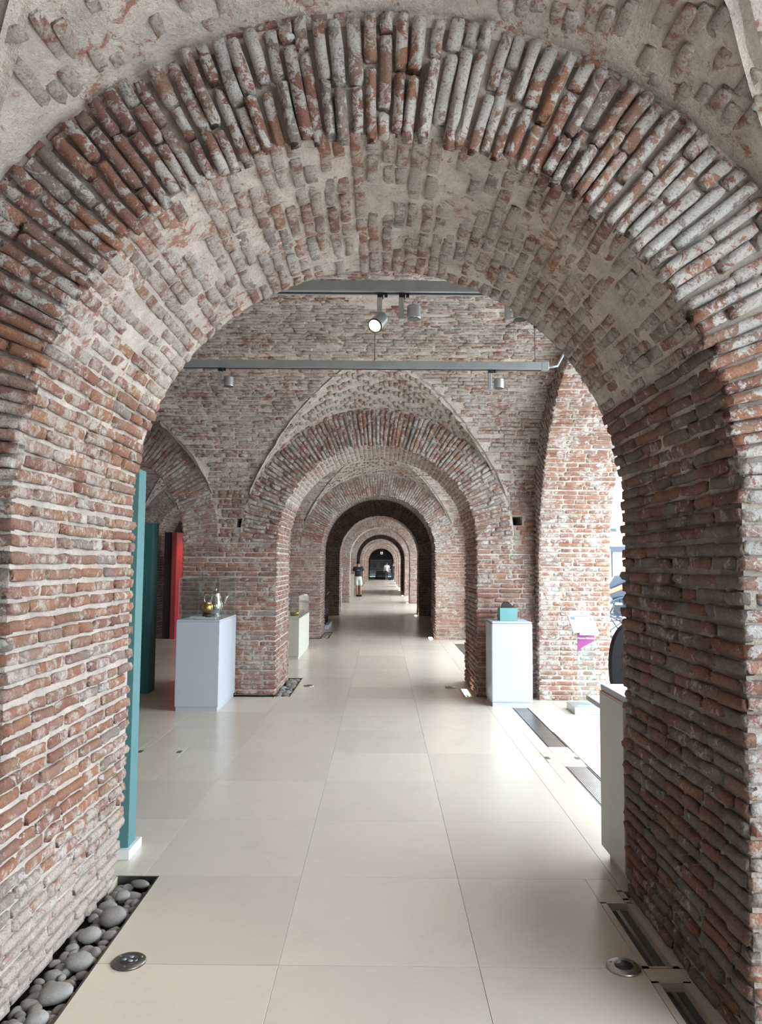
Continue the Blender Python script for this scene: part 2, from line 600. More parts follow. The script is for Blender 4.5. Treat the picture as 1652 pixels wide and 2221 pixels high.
CH = .0585
def arch_wall(i):
    yf = YF[i]; yb = yf + THICK
    cx, R, sp = CX[i], RR[i], SP[i]
    cs = cx - AISLE
    opens = [(cx, R, sp), (cs, R, sp)]
    names = {1: 'near', 2: 'middle', 3: 'third', 4: 'fourth', 5: 'fifth', 6: 'sixth', 7: 'seventh', 8: 'eighth', 9: 'ninth', 10: 'tenth', 11: 'eleventh', 12: 'end', 0: 'behind'}
    nm = names[i]
    near = i in (1, 2)
    hi = i == 1
    rng = random.Random(100 + i)
    place = {1: 'nearest archway', 2: 'second archway', 3: 'third archway'}.get(i, nm + ' archway along the gallery')
    L = Masonry('wall_%s_left' % nm, 'red brick pier on the left of the %s' % place, 'wall', near=near)
    Rr = Masonry('wall_%s_right' % nm, 'weathered brick pier on the right of the %s' % place, 'wall', 'mortar_shaded' if i == 1 else 'mortar', near=near)
    A = Masonry('wall_%s_arch' % nm, 'brick arch with voussoir ring and rough soffit over the %s' % place, 'wall', 'mortar_plaster' if i < 3 else 'mortar', near=near)
    S = Masonry('wall_%s_aisle' % nm, 'brick side aisle arch beside the %s' % place, 'wall', near=False)
    split = cx - AISLE / 2
    holes = []
    if i == 2:
        holes = [(-1.79, -1.68, 2.03, 2.14), (1.60, 1.72, 2.08, 2.19)]
    # backing
    for y in (yf, yb):
        hh = holes if y == yf else ()
        wall_columns(L, y, cs + R, cx - R - (.055 if i == 1 and y == yb else 0), 0, sp, [])
        wall_columns(Rr, y, cx + R, XO, 0, sp, [])
        wall_columns(S, y, XL, cs - R, 0, sp, [])
        wall_columns(A, y, split, XO, sp, ZTOP, opens, [h for h in hh if h[0] > split])
        wall_columns(S, y, XL, split, sp, ZTOP, opens)
    foot = .055 if i == 1 else 0
    jamb_mesh(L, cx - R, 1, yf, yb, sp, hi, foot)
    jamb_mesh(L, cs + R, -1, yf, yb, sp, False)
    jamb_mesh(Rr, cx + R, -1, yf, yb, sp, hi)
    jamb_mesh(S, cs - R, 1, yf, yb, sp, False)
    soffit_mesh(A, cx, R, sp, yf, yb, hi)
    soffit_mesh(S, cs, R, sp, yf, yb, False)
    if i == 0:
        return
    # bricks
    far = i > 2
    ch = CH
    mj = 'brick_jamb' if i == 1 else 'brick_wall'
    mr = 'brick_worn_shaded' if i == 1 else 'brick_wall'
    pj = .019 if i == 1 else .017
    lay(L.bricks, fn_jamb(cx - R, yf, 1, foot), 0, THICK, 0.0, sp, ch, mj, rng, proud=pj, rag=.016, hfill=.68, lens=(.24, .2, .13, .11, .17))
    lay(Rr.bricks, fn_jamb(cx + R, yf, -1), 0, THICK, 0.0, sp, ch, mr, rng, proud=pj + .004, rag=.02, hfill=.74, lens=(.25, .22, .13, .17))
    arc = math.pi * R
    soff = 'brick_soffit' if i < 3 else 'brick_wall_ring'
    def soft(s, t, h):                          # plaster hides more bricks towards the crown
        if i != 1: return True
        k = math.sin(t / R)
        return rng.random() > .05 + .10 * k
    low = .42 * arc * .5
    lay(A.bricks, fn_soffit(cx, R, sp, yf), 0, THICK, 0, low * .62, ch, mj, rng, proud=pj * .85, rag=.016)
    lay(A.bricks, fn_soffit(cx, R, sp, yf), 0, THICK, low * .62, arc - low * .62, ch, soff, rng, keep=soft, proud=.007, rag=.012, lens=(.25, .13, .12, .2))
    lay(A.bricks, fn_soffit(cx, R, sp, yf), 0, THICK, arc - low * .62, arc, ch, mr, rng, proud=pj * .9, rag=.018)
    rm = R + RING / 2
    ringmat = 'brick_ring' if i == 1 else 'brick_wall_ring'
    ring_kw = dict(proud=.042 if i == 1 else .026, hfill=.80, jit=1.5, lens=(.25, .29, .14, .20, .32), rag=.03)
    full = math.pi * rm
    if i == 1:                                  # the lower left of the near ring kept little of its limewash
        lay(A.bricks, fn_ring(cx, R, sp, yf, rm), R + .004, R + RING, 0, full * .15, .0535, 'brick_jamb', rng, **ring_kw)
        lay(A.bricks, fn_ring(cx, R, sp, yf, rm), R + .004, R + RING, full * .15, full * .30, .0535, 'brick_ring_red', rng, **ring_kw)
        lay(A.bricks, fn_ring(cx, R, sp, yf, rm), R + .004, R + RING, full * .30, full, .0535, ringmat, rng, **ring_kw)
    else:
        lay(A.bricks, fn_ring(cx, R, sp, yf, rm), R + .004, R + RING, 0, full, .0535, ringmat, rng, **ring_kw)
    if i in (1, 2):                             # broken brick ends along the back of the ring
        def fx(s, t):
            a_ = s / (R + RING)
            r_ = R + RING + .012 + t
            d_ = V3((-math.cos(a_), 0, math.sin(a_)))
            return (V3((cx, yf, sp)) + d_ * r_, V3((math.sin(a_), 0, math.cos(a_))), V3((0, -1, 0)), 1.0)
        lay(A.bricks, fx, .9, math.pi * (R + RING) - .9, 0, .036, .036, 'brick_jamb', rng, proud=.016, hfill=.7, lens=(.04, .06, .08), skip=.4, joint=.03, jit=4)
    # face of the piers and spandrels
    wm = 'brick_worn_shaded' if i == 1 else 'brick_wall'
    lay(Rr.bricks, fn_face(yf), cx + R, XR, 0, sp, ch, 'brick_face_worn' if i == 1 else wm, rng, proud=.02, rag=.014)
    lay(L.bricks, fn_face(yf), cs + R, cx - R, 0, sp, ch, wm, rng, proud=.018, rag=.014)
    ro = R + RING + .01
    def spandrel(s, t, h):
        if i < 3:
            for hl in holes:
                if hl[0] - h < s < hl[1] + h and hl[2] - .015 < t < hl[3] + .015:
                    return False
        return all((abs(s - c) - h) ** 2 + (t - sp) ** 2 > ro * ro or abs(s - c) > ro + h for c in (cx, cs))
    lay(A.bricks, fn_face(yf), cs + R + .12, cx - R - .12, sp, VS + .35, ch, wm, rng, keep=spandrel, proud=.018, lens=(.07, .10, .05), joint=.012)
    lay(A.bricks, fn_face(yf), cx + R + .1, XR, sp, VS + .35, ch, wm, rng, keep=spandrel, proud=.018, lens=(.07, .12, .09), joint=.012)
    if i < 8:
        lay(S.bricks, fn_jamb(cs - R, yf, 1), 0, THICK, 0, sp, ch, 'brick_wall', rng, proud=.02)
        lay(S.bricks, fn_soffit(cs, R, sp, yf), 0, THICK, 0, arc, ch, 'brick_wall_ring', rng, proud=.014)
        lay(S.bricks, fn_ring(cs, R, sp, yf, rm), R + .004, R + RING, 0, math.pi * rm, .0535, 'brick_wall_ring', rng, proud=.024, lens=(.25, .29, .14, .20))
        lay(S.bricks, fn_face(yf), XL, cs - R, 0, sp, ch, 'brick_wall', rng, proud=.018)

def main_z(i, y):
    y0, y1 = YF[i] + THICK, YF[i + 1]
    a = (y1 - y0) / 2
    q = (y - (y0 + y1) / 2) / a
    return VS + VB * math.sqrt(max(0, 1 - q * q))

def lunettes(i):
    """(cx, radius, springing, y of the wall, direction into the bay) for both ends, both aisles"""
    out = []
    for k, y, d in ((i + 1, YF[i + 1], -1), (i, YF[i] + THICK, 1)):
        for c in (CX[k], CX[k] - AISLE):
            out.append((c, RR[k] + RING + .035, SP[k], y, d, LS if d < 0 else .10))
    return out

def vault(i):
    y0, y1 = YF[i] + THICK, YF[i + 1]
    yc, a = (y0 + y1) / 2, (y1 - y0) / 2
    LN = lunettes(i)
    def cut(x, y, zm, m=0.0):
        for c, R, sp, yw, d, ls in LN:
            if abs(x - c) < R + m:
                dd = (y - yw) * d
                if dd > a: continue
                zl = sp + ls * dd + math.sqrt(max(0, R * R - (x - c) ** 2))
                if zm < zl + m:
                    return True
        return False
    nm = {0: 'over_camera', 1: 'middle', 2: 'third'}.get(i, 'bay_%d' % (i + 1))
    near = i in (0, 1)
    nice = {0: 'rough plastered brick vault just before the nearest arch', 1: 'brick cross vault between the first and second archways',
            2: 'brick vault between the second and third archways'}.get(i, 'brick vault in bay %d of the gallery' % (i + 1))
    C = Masonry('ceiling_%s' % nm, nice, 'ceiling', 'mortar_plaster' if i < 2 else 'mortar', near=near)
    C.limit = 300
    # table of the ellipse by arc length
    th = np.linspace(0, math.pi, 721)
    yy, zz = yc + a * np.cos(th), VS + VB * np.sin(th)
    arc = np.concatenate([[0], np.cumsum(np.hypot(np.diff(yy), np.diff(zz)))])
    total = float(arc[-1])
    step = .06 if i < 2 else .12
    nx = int((XR - XL) / step)
    nt_ = 60 if i == 1 else 30
    def span(x):
        lo, hi = 0.0, math.pi
        n = 180
        ks = [k for k in range(n + 1) if not cut(x, yc + a * math.cos(math.pi * k / n), VS + VB * math.sin(math.pi * k / n))]
        return (math.pi * max(0, min(ks) - 2) / n, math.pi * min(n, max(ks) + 2) / n) if ks else (math.pi / 2, math.pi / 2)
    spans = {}
    def surf(u, v):
        x = XL + u * (XR - XL)
        key = round(u, 5)
        if key not in spans: spans[key] = span(x)
        lo, hi = spans[key]
        t = lo + v * (hi - lo)
        p = V3((x, yc + a * math.cos(t), VS + VB * math.sin(t)))
        if i == 1 and v < .55:
            nrm = V3((0, math.cos(t) / a, math.sin(t) / VB)).normalized()
            p += nrm * nz(p, 4.5, .016)
        return p
    C.grid(surf, nx, nt_)
    # lunettes
    for li, (c, R, sp, yw, d, ls) in enumerate(LN):
        dm = {}
        def depth(ph):
            k = round(ph, 5)
            if k not in dm:
                dd = 0.0
                zl0 = sp + R * math.sin(ph)
                if zl0 <= VS + .01:
                    dm[k] = 0.0
                else:
                    while dd < a and zl0 + ls * dd > main_z(i, yw + d * dd):
                        dd += .01
                    dm[k] = dd
            return dm[k]
        def lun(u, v):
            ph = math.pi * u
            dd = (depth(ph) + (.05 if depth(ph) > 0 else 0)) * v
            p = V3((c - R * math.cos(ph), yw + d * dd, sp + ls * dd + R * math.sin(ph)))
            if (i == 1 and d < 0) or (i == 0 and d < 0):
                p += V3((math.cos(ph), 0, -math.sin(ph))) * (nz(p, 5, .016) * min(1, v * 3))
            return p
        C.grid(lun, 72, 24 if (i < 2 and d < 0) else 4)
        # the lip between ring and lunette
        C.grid(lambda u, v: (c - (R - .05 * v) * math.cos(math.pi * u), yw + d * .004, sp + (R - .05 * v) * math.sin(math.pi * u)), 60, 1)
        if d < 0 and (i <= 2 or li == 0) and i < 8:
            rng = random.Random(300 + i * 7 + li)
            def fl(s, t):
                ph = t / R
                dd = s
                return (V3((c - R * math.cos(ph), yw - dd, sp + ls * dd + R * math.sin(ph))), V3((0, -1, 0)), V3((math.cos(ph), 0, -math.sin(ph))), 1.0)
            lay(C.bricks, fl, .03, 2.3, 0, math.pi * R, CH, 'brick_lunette' if i < 2 else 'brick_wall_ring', rng,
                keep=lambda s, t, h: s + h < depth(t / R) + .02, proud=.005 if i == 0 else .009, hfill=.8, lens=(.24, .2, .13), skip=.16 if i == 0 else .05)
    if i <= 2:
        rng = random.Random(500 + i)
        def fv(s, t):
            k = float(np.interp(t, arc, th))
            nrm = V3((0, -math.cos(k) / a, -math.sin(k) / VB)).normalized()
            return (V3((s, yc + a * math.cos(k), VS + VB * math.sin(k))), V3((1, 0, 0)), nrm, 1.0)
        def kv(s, t, h):
            P = fv(s, t)[0]
            for q in (s - h * .5, s, s + h * .5):
                if cut(q, P.y, P.z, 0.0): return False
            return True
        lay(C.bricks, fv, XL + .02, XR - .01, .03, total * .62, CH, 'brick_vault', rng, keep=kv, proud=.017, skip=.05, lens=(.25, .24, .2, .13))

def side_wall(i):
    y0, y1 = YF[i] + THICK, YF[i + 1]
    yc = (y0 + y1) / 2
    a, s_, b_ = (y1 - y0) / 2 - .19, 1.5, 2.38
    nm = {0: 'camera_bay', 1: 'middle_bay', 2: 'third_bay'}.get(i, 'bay_%d' % (i + 1))
    W = Masonry('wall_side_%s' % nm, {0: 'brick wall with wide arch onto the courtyard beside the nearest bay', 1: 'sunlit brick jamb of the wide arch opening onto the courtyard',
                2: 'brick courtyard arch beyond the second archway'}.get(i, 'brick courtyard wall of bay %d' % (i + 1)), 'wall', near=(i == 1))
    lit = LIT[i]
    n = 60
    for x, ya, yb in ((XR, y0 - .01, y1 + .01), (XO, y0 - THICK / 2, y1 + THICK / 2)):
        if not lit:
            W.quad((x, ya, 0), (x, yb, 0), (x, yb, ZTOP), (x, ya, ZTOP))
            continue
        W.quad((x, ya, 0), (x, yc - a, 0), (x, yc - a, ZTOP), (x, ya, ZTOP))
        W.quad((x, yc + a, 0), (x, yb, 0), (x, yb, ZTOP), (x, yc + a, ZTOP))
        for k in range(n):
            p, q = math.pi * k / n, math.pi * (k + 1) / n
            ya_, yb_ = yc - a * math.cos(p), yc - a * math.cos(q)
            W.quad((x, ya_, s_ + b_ * math.sin(p)), (x, yb_, s_ + b_ * math.sin(q)), (x, yb_, ZTOP), (x, ya_, ZTOP))
    if not lit:
        return
    th = np.linspace(0, math.pi, 361)
    yy = np.concatenate([[yc + a], yc + a * np.cos(th), [yc - a]])
    zz = np.concatenate([[0], s_ + b_ * np.sin(th), [0]])
    ar = np.concatenate([[0], np.cumsum(np.hypot(np.diff(yy), np.diff(zz)))])
    tot = float(ar[-1])
    def at(t):
        y, z = float(np.interp(t, ar, yy)), float(np.interp(t, ar, zz))
        y2, z2 = float(np.interp(t + .01, ar, yy)), float(np.interp(t + .01, ar, zz))
        d = V3((0, y2 - y, z2 - z)).normalized()
        return V3((0, y, z)), d
    W.grid(lambda u, v: (XR + v * (XO - XR), at(u * (tot - .02))[0].y, at(u * (tot - .02))[0].z), 120, 1)
    if i > 2 and i != 4:
        return
    rng = random.Random(700 + i)
    def fi(s, t):
        P, d = at(t)
        nrm = V3((0, -d.z, d.y))
        return (V3((s, P.y, P.z)), V3((1, 0, 0)), nrm, 1.0)
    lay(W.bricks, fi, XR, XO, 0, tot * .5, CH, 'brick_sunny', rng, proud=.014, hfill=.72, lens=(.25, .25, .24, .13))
    if i == 1:
        def fr(s, t):
            P, d = at(t)
            nrm = V3((0, -d.z, d.y))
            return (V3((XR, P.y, P.z)) - nrm * s, -nrm, V3((-1, 0, 0)), 1.0)
        lay(W.bricks, fr, .0, .17, 0, 1.5, CH, 'brick_wall', rng, proud=.016, lens=(.18,))
        lay(W.bricks, fr, .0, .40, 1.5, tot * .5, CH, 'brick_wall_ring', rng, proud=.016, lens=(.25, .14),
            keep=lambda s, t, h: fr(s, t)[0].y < y1 and fr(s, t)[0].z < main_z(i, min(y1, fr(s, t)[0].y)) + .05)

for i in range(13):
    arch_wall(i)
for i in range(12):
    vault(i)
    side_wall(i)

# ------------------------------------------------------------------ build the masonry: the bricks that show largest as objects, the rest joined
occ_v, occ_f = [], []
for ms in STRUCT[:]:
    o = len(occ_v)
    if min(p[1] for p in ms.mb.v) < 11:
        occ_v += ms.mb.v
        occ_f += [tuple(k + o for k in f) for f in ms.mb.f]
OCC = BVHTree.FromPolygons(occ_v, occ_f)
CAMP = Vector((0, 0, EYE))

def shown(br):
    P, T, B, Nn, L, H, pr, mat = br
    p = P + Nn * (pr + .004)
    q = CAM_INV @ p
    if q.z > -.2:
        return 0
    u, v = q.x / -q.z * FPX, q.y / -q.z * FPX
    if abs(u) > 826 + 40 or abs(v) > 1110 + 40:
        return 0
    d = p - CAMP
    dist = d.length
    d.normalize()
    f = -d.dot(Nn)
    if f < .03:
        return 0
    if OCC.ray_cast(CAMP, d, dist - .04)[0] is not None:
        return 0
    k = FPX / dist
    return L * H * k * k * max(f, .12) if H * k > 6.5 and L * k > 9 else 0

def joined_bricks(ms, bricks, low):
    shapes = LOW if low else SHAPES
    mats = sorted({b[7] for b in bricks})
    vs_, loops, sizes, mi, rnds = [], [], [], [], []
    off = 0
    rng = random.Random(hash(ms.name) % 1000 if False else len(bricks))
    for (P, T, B, Nn, L, H, pr, mat) in bricks:
        sv, sf = shapes[rng.randrange(len(shapes))]
        m = np.array([T * L, B * H, Nn * (pr + .02)])
        vs_.append(sv @ m + np.array(P - Nn * .02))
        r = rng.random()
        rnds.append(np.full(len(sv), r))
        k = mats.index(mat)
        for f in sf:
            loops.extend(x + off for x in f)
            sizes.append(len(f))
            mi.append(k)
        off += len(sv)
    vs_ = np.concatenate(vs_)
    me = bpy.data.meshes.new('brickwork')
    me.vertices.add(len(vs_))
    me.vertices.foreach_set('co', vs_.ravel())
    me.loops.add(len(loops))
    me.loops.foreach_set('vertex_index', np.array(loops, dtype=np.int32))
    me.polygons.add(len(sizes))
    sizes = np.array(sizes, dtype=np.int32)
    starts = np.concatenate([[0], np.cumsum(sizes)[:-1]]).astype(np.int32)
    me.polygons.foreach_set('loop_start', starts)
    for m_ in mats:
        me.materials.append(M[m_])
    me.polygons.foreach_set('material_index', np.array(mi, dtype=np.int32))
    me.polygons.foreach_set('use_smooth', np.full(len(sizes), not low))
    at = me.attributes.new('rnd', 'FLOAT', 'POINT')
    at.data.foreach_set('value', np.concatenate(rnds).astype(np.float32))
    me.update(calc_edges=True)
    return me

rb = random.Random(77)
for ms in STRUCT:
    root = ms.mb.build(ms.name, ms.mat, smooth=ms.name.startswith('ceiling') and False)
    if ms.near:
        root.data.polygons.foreach_set('use_smooth', [True] * len(root.data.polygons))
        root.data.set_sharp_from_angle(angle=math.radians(40))
    if ms.name in ('wall_near_arch', 'wall_middle_arch'):      # raked-out pointing, shade between the ring bricks painted into its colour
        yfr = YF[1] if 'near' in ms.name else YF[2]
        root.data.materials.append(M['mortar_rake_shaded'])
        for pg in root.data.polygons:
            if abs(pg.center.y - yfr) < 1e-4:
                pg.material_index = 1
    tag(root, ms.label, ms.cat, kind='structure')
    rest = ms.bricks
    if ms.near and ms.bricks:
        sc = sorted(((shown(b), k) for k, b in enumerate(ms.bricks)), reverse=True)
        pick = [k for s, k in sc[:300] if s > 60]
        for k in pick:
            P, T, B, Nn, L, H, pr, mat = ms.bricks[k]
            o = bpy.data.objects.new('brick', shape_mesh(rb.randrange(len(SHAPES)), mat))
            a, b_, c = T * L, B * H, Nn * (pr + .02)
            p = P - Nn * .02
            o.parent = root
            o.matrix_basis = Matrix(((a.x, b_.x, c.x, p.x), (a.y, b_.y, c.y, p.y), (a.z, b_.z, c.z, p.z), (0, 0, 0, 1)))
            col.objects.link(o)
        ps = set(pick)
        rest = [b for k, b in enumerate(ms.bricks) if k not in ps]
    if rest:
        o = link('brickwork', joined_bricks(ms, rest, not ms.near), root)
        tag(o, kind='stuff')

# closing shell: added roof slab that blocks the sky, far aisle wall, end room
tag(MB().box(XL - .3, XO, YF[0], 92, ZTOP, ZTOP + .2).build('roof', 'roof_sky_block'), 'added roof slab above the vaults, blocking the sky', 'roof', kind='structure')
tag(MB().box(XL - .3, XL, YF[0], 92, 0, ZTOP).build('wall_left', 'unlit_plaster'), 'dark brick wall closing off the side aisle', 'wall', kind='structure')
tag(MB().box(XL, XO, YF[0] - .3, YF[0], 0, ZTOP).build('wall_rear', 'mortar'), 'plain wall behind the viewer', 'wall', kind='structure')
#PART2
# ------------------------------------------------------------------ floor: marble tiles on a dark bed, with trenches, grates and boxes left open
TW, TL = .80, .83
def sub_rect(rects, cut):
    out = []
    cx0, cx1, cy0, cy1 = cut
    for (x0, x1, y0, y1) in rects:
        if cx1 <= x0 or cx0 >= x1 or cy1 <= y0 or cy0 >= y1:
            out.append((x0, x1, y0, y1)); continue
        if x0 < cx0: out.append((x0, cx0, y0, y1))
        if cx1 < x1: out.append((cx1, x1, y0, y1))
        a, b = max(x0, cx0), min(x1, cx1)
        if y0 < cy0: out.append((a, b, y0, cy0))
        if cy1 < y1: out.append((a, b, cy1, y1))
    return out

cuts = []
TRENCH = {}
for i in range(1, 13):
    yf, yb = YF[i], YF[i] + THICK
    cx, R = CX[i], RR[i]
    cuts.append((XL, cx - AISLE - R, yf, yb))
    cuts.append((cx - AISLE + R, cx - R, yf, yb))
    cuts.append((cx + R, XO, yf, yb))
    if i <= 3:
        tr = (cx - R - (.06 if i == 1 else 0), cx - R + (.145 if i == 1 else .20), yf - .08, yb + .14)
        TRENCH[i] = tr
        cuts.append(tr)
        cuts.append((cx - AISLE / 2 - .6, cx - R + .01, yf - .10 if i > 1 else yf, yf))    # foot strip
for (x0, x1, y0, y1) in ((1.05, 1.20, 1.2, 2.965), (1.05, 1.20, 3.06, 3.63), (1.17, 1.26, 3.66, 3.76)):
    cuts.append((x0, x1, y0, y1))
cuts.append((1.00, 1.13, 9.0, 9.62))
GRATES = [(1.47, 1.65, 6.63, 8.40), (1.47, 1.65, 4.40, 6.00), (1.47, 1.65, 10.6, 15.0)]
BOXES = [(1.36, 1.66, 6.10, 6.44), (-2.06, -1.66, 6.22, 6.52)]
cuts += GRATES + BOXES

bed = MB()
bed.box(XL, XO + .3, YF[0] - .2, 90, -.30, -.12)
floor = bed.build('floor', 'joint_dark')
tag(floor, 'polished cream marble tile floor running through the archways', 'floor', kind='structure')
rects = []
xk = [(-.4 + TW * k) for k in range(-7, 6)]
yk = [3.06 - TL * 9 + TL * k for k in range(0, 116)]
for xa, xb in zip(xk, xk[1:]):
    for ya, yb in zip(yk, yk[1:]):
        r = [(max(xa, XL), min(xb, XO + .25), ya, yb)]
        if r[0][1] - r[0][0] < .02: continue
        for c in cuts:
            if c[1] > xa and c[0] < xb and c[3] > ya and c[2] < yb:
                r = sub_rect(r, c)
        rects += [q for q in r if q[1] - q[0] > .012 and q[3] - q[2] > .012]
def tile_geo(x0, x1, y0, y1, rel=True):
    g = .0008
    gy = .003 if abs(y0 - 3.06) < .002 else g
    gy2 = .003 if abs(y1 - 3.06) < .002 else g
    x0, x1, y0, y1 = x0 + g, x1 - g, y0 + gy, y1 - gy2
    b = .0007
    mx, my = ((x0 + x1) / 2, (y0 + y1) / 2) if rel else (0, 0)
    v = [(x0, y0, -.12), (x1, y0, -.12), (x1, y1, -.12), (x0, y1, -.12), (x0, y0, -b), (x1, y0, -b), (x1, y1, -b), (x0, y1, -b),
         (x0 + b, y0 + b, 0), (x1 - b, y0 + b, 0), (x1 - b, y1 - b, 0), (x0 + b, y1 - b, 0)]
    v = [(a - mx, c - my, d) for a, c, d in v]
    f = [(8, 9, 10, 11)]
    for k in range(4):
        k2 = (k + 1) % 4
        f += [(k, k2, 4 + k2, 4 + k), (4 + k, 4 + k2, 8 + k2, 8 + k)]
    return v, f, (mx, my)
def tile_px(r):
    x, y = (r[0] + r[1]) / 2, (r[2] + r[3]) / 2
    q = CAM_INV @ Vector((x, y, 0))
    if q.z > -1.2: return 0
    if abs(q.x / -q.z * FPX) > 900 or abs(q.y / -q.z * FPX) > 1300: return 0
    d = Vector((x, y, 0)) - CAMP
    if OCC.ray_cast(CAMP, d.normalized(), d.length - .05)[0] is not None and x < -1.4: return 0
    return (r[1] - r[0]) * (r[3] - r[2]) / d.length ** 3
order = sorted(rects, key=tile_px, reverse=True)
tmesh = {}
for r in order[:210]:
    if tile_px(r) <= 0: break
    v, f, (mx, my) = tile_geo(*r)
    key = tuple(round(c, 3) for p in v for c in p)
    if key not in tmesh:
        me = bpy.data.meshes.new('tile')
        me.from_pydata(v, [], f); me.materials.append(M['marble']); me.update()
        tmesh[key] = me
    o = link('tile', tmesh[key], floor, (mx, my, 0))
done = set(order[:210])
tm, rv, rt = MB(), [], random.Random(9)
for r in order[210:]:
    v, f, _ = tile_geo(*r, rel=False)
    tm.add(v, f)
    rv += [rt.random()] * len(v)
o = tm.build('tiling', 'marble', floor)
at = o.data.attributes.new('rnd', 'FLOAT', 'POINT')
at.data.foreach_set('value', rv)
tag(o, kind='stuff')

# ------------------------------------------------------------------ courtyard outside
mat_plain('courtyard_paving', (.48, .48, .47), .8, scale=2)
mat_plain('courtyard_wall_paint', (.80, .80, .78), .9, scale=1)
mat_plain('glazing_blue', (.30, .38, .46), .2, scale=2)
mat_plain('white_paint', (.80, .81, .82), .45, var=.02)
mat_plain('old_stone', (.50, .48, .44), .9, var=.25, scale=6)
tag(MB().box(XO + .25, 34, -14, 95, -.06, -.01).build('ground', 'courtyard_paving'), 'pale paving of the courtyard outside', 'ground', kind='structure')
tag(MB().box(22, 22.4, -14, 95, 0, 5.0).build('wall_courtyard', 'courtyard_wall_paint'), 'white wall across the courtyard', 'wall', kind='structure')

# ------------------------------------------------------------------ plain materials for the things
mat_plain('pedestal_white', (.46, .50, .56), .45, var=.015)
mat_plain('pedestal_cream', (.52, .52, .43), .5, var=.02)
mat_plain('counter_grey', (.52, .52, .53), .5, var=.02)
mat_plain('counter_edge', (.62, .45, .33), .5)
mat_plain('teal_paint', (.075, .205, .215), .55, var=.03)
mat_plain('teal_dark', (.028, .105, .11), .55, var=.03)
mat_plain('teal_box', (.13, .31, .31), .5, var=.03)
mat_plain('red_paint', (.26, .03, .035), .55, var=.03)
mat_plain('red_shaded', (.022, .006, .007), .7)
mat_plain('red_glow', (.75, .04, .03), .5, var=.03)
mat_plain('black_matte', (.012, .012, .014), .6)
mat_plain('black_gloss', (.01, .011, .013), .2)
mat_plain('fabric_black', (.005, .005, .006), .85)
mat_plain('silver', (.78, .78, .76), .12, 1.0)
mat_plain('bronze', (.45, .30, .12), .3, 1.0)
mat_plain('steel', (.50, .49, .47), .33, 1.0)
mat_plain('steel_dark', (.17, .165, .16), .4, 1.0)
mat_plain('rail_grey', (.34, .365, .38), .42, .3)
mat_plain('lamp_silver', (.46, .49, .51), .32, .7)
mat_plain('lens_dark', (.03, .032, .034), .15)
mat_plain('lamp_glow', (1, .9, .75), .5, emit=(1, .80, .55), estr=1.6)
mat_plain('uplight_glow', (1, .95, .9), .5, emit=(1, .9, .78), estr=9)
mat_plain('trench_soil', (.06, .055, .05), .95)
mat_plain('channel_dark', (.075, .085, .08), .3)
mat_plain('brass_trim', (.55, .50, .42), .45, .2)
mat_plain('print_white', (.72, .73, .75), .5, var=.01)
mat_plain('print_pink', (.42, .12, .26), .5)
mat_plain('print_purple', (.26, .035, .17), .5, var=.02)
mat_plain('print_blue', (.10, .18, .38), .5)
mat_plain('gilt_frame', (.09, .055, .03), .4)
mat_plain('canvas_ochre', (.34, .18, .08), .6, var=.3, scale=14)
mat_plain('canvas_flesh', (.55, .33, .2), .6, var=.15, scale=10)
mat_plain('canvas_dark', (.05, .03, .02), .6)
mat_plain('wood_orange', (.50, .24, .09), .4, var=.2)
mat_plain('navy_lacquer', (.02, .035, .06), .2)
mat_plain('skin', (.50, .31, .22), .6)
mat_plain('skin_tan', (.42, .24, .16), .6)
mat_plain('hair', (.018, .014, .012), .6)
mat_plain('cloth_white', (.62, .64, .62), .8)
mat_plain('cloth_grey_white', (.55, .54, .50), .8, var=.12)
mat_plain('cloth_black', (.014, .016, .022), .8)
mat_plain('tarp_green', (.07, .10, .09), .6)
mat_plain('tape_yellow', (.80, .62, .05), .5)
mat_plain('sign_white', (.8, .8, .8), .5)
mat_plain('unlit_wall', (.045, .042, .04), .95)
mat_plain('iron', (.012, .012, .013), .45)
mat_glass('glass_clear', (.96, .985, .98), 1.0)
mat_glass('glass_stand', (.86, .95, .94), 1.0)
def mat_pebble():
    m, nt, b = new_mat('pebble_stone')
    tc = N(nt, 'ShaderNodeTexCoord').outputs['Object']
    oi = N(nt, 'ShaderNodeObjectInfo').outputs['Random']
    c = ramp(nt, oi, [(0, (.20, .185, .17)), (.4, (.30, .29, .27)), (.75, (.36, .35, .335)), (1, (.27, .235, .20))])
    c = mix(nt, remap(nt, noise_node(nt, tc, 1.5, 6, .65), .3, .7), mix(nt, .4, c, (.12, .11, .10)), c)
    nt.links.new(c, b.inputs['Base Color'])
    b.inputs['Roughness'].default_value = .75
    bump(nt, b, noise_node(nt, tc, 9, 5, .6), .25, .05)
mat_pebble()

# ------------------------------------------------------------------ pebble trenches
for i, tr in TRENCH.items():
    t = MB().box(tr[0] - .02, tr[1], tr[2], tr[3], -.125, -.10).build('trench_floor', 'trench_soil', floor)
    e = MB()
    e.box(tr[1] - .006, tr[1], tr[2], tr[3], -.10, .001)
    e.box(tr[0] - .01, tr[1] - .006, tr[3] - .006, tr[3], -.10, .001)
    e.build('trench_edge', 'steel_dark', floor)
def pebble_mesh(seed):
    rng = random.Random(seed)
    m = MB().sphere((0, 0, 0), 1.0, 14, 9)
    off = Vector((seed * 3.1, 0, 0))
    m.v = [tuple(Vector(p) * (1 + .13 * noise.noise(Vector(p) * 1.1 + off) + .05 * noise.noise(Vector(p) * 2.6 + off))) for p in m.v]
    me = bpy.data.meshes.new('pebble')
    me.from_pydata(m.v, [], m.f)
    me.materials.append(M['pebble_stone'])
    me.polygons.foreach_set('use_smooth', [True] * len(me.polygons))
    me.update()
    return me
PEB = [pebble_mesh(k) for k in range(8)]
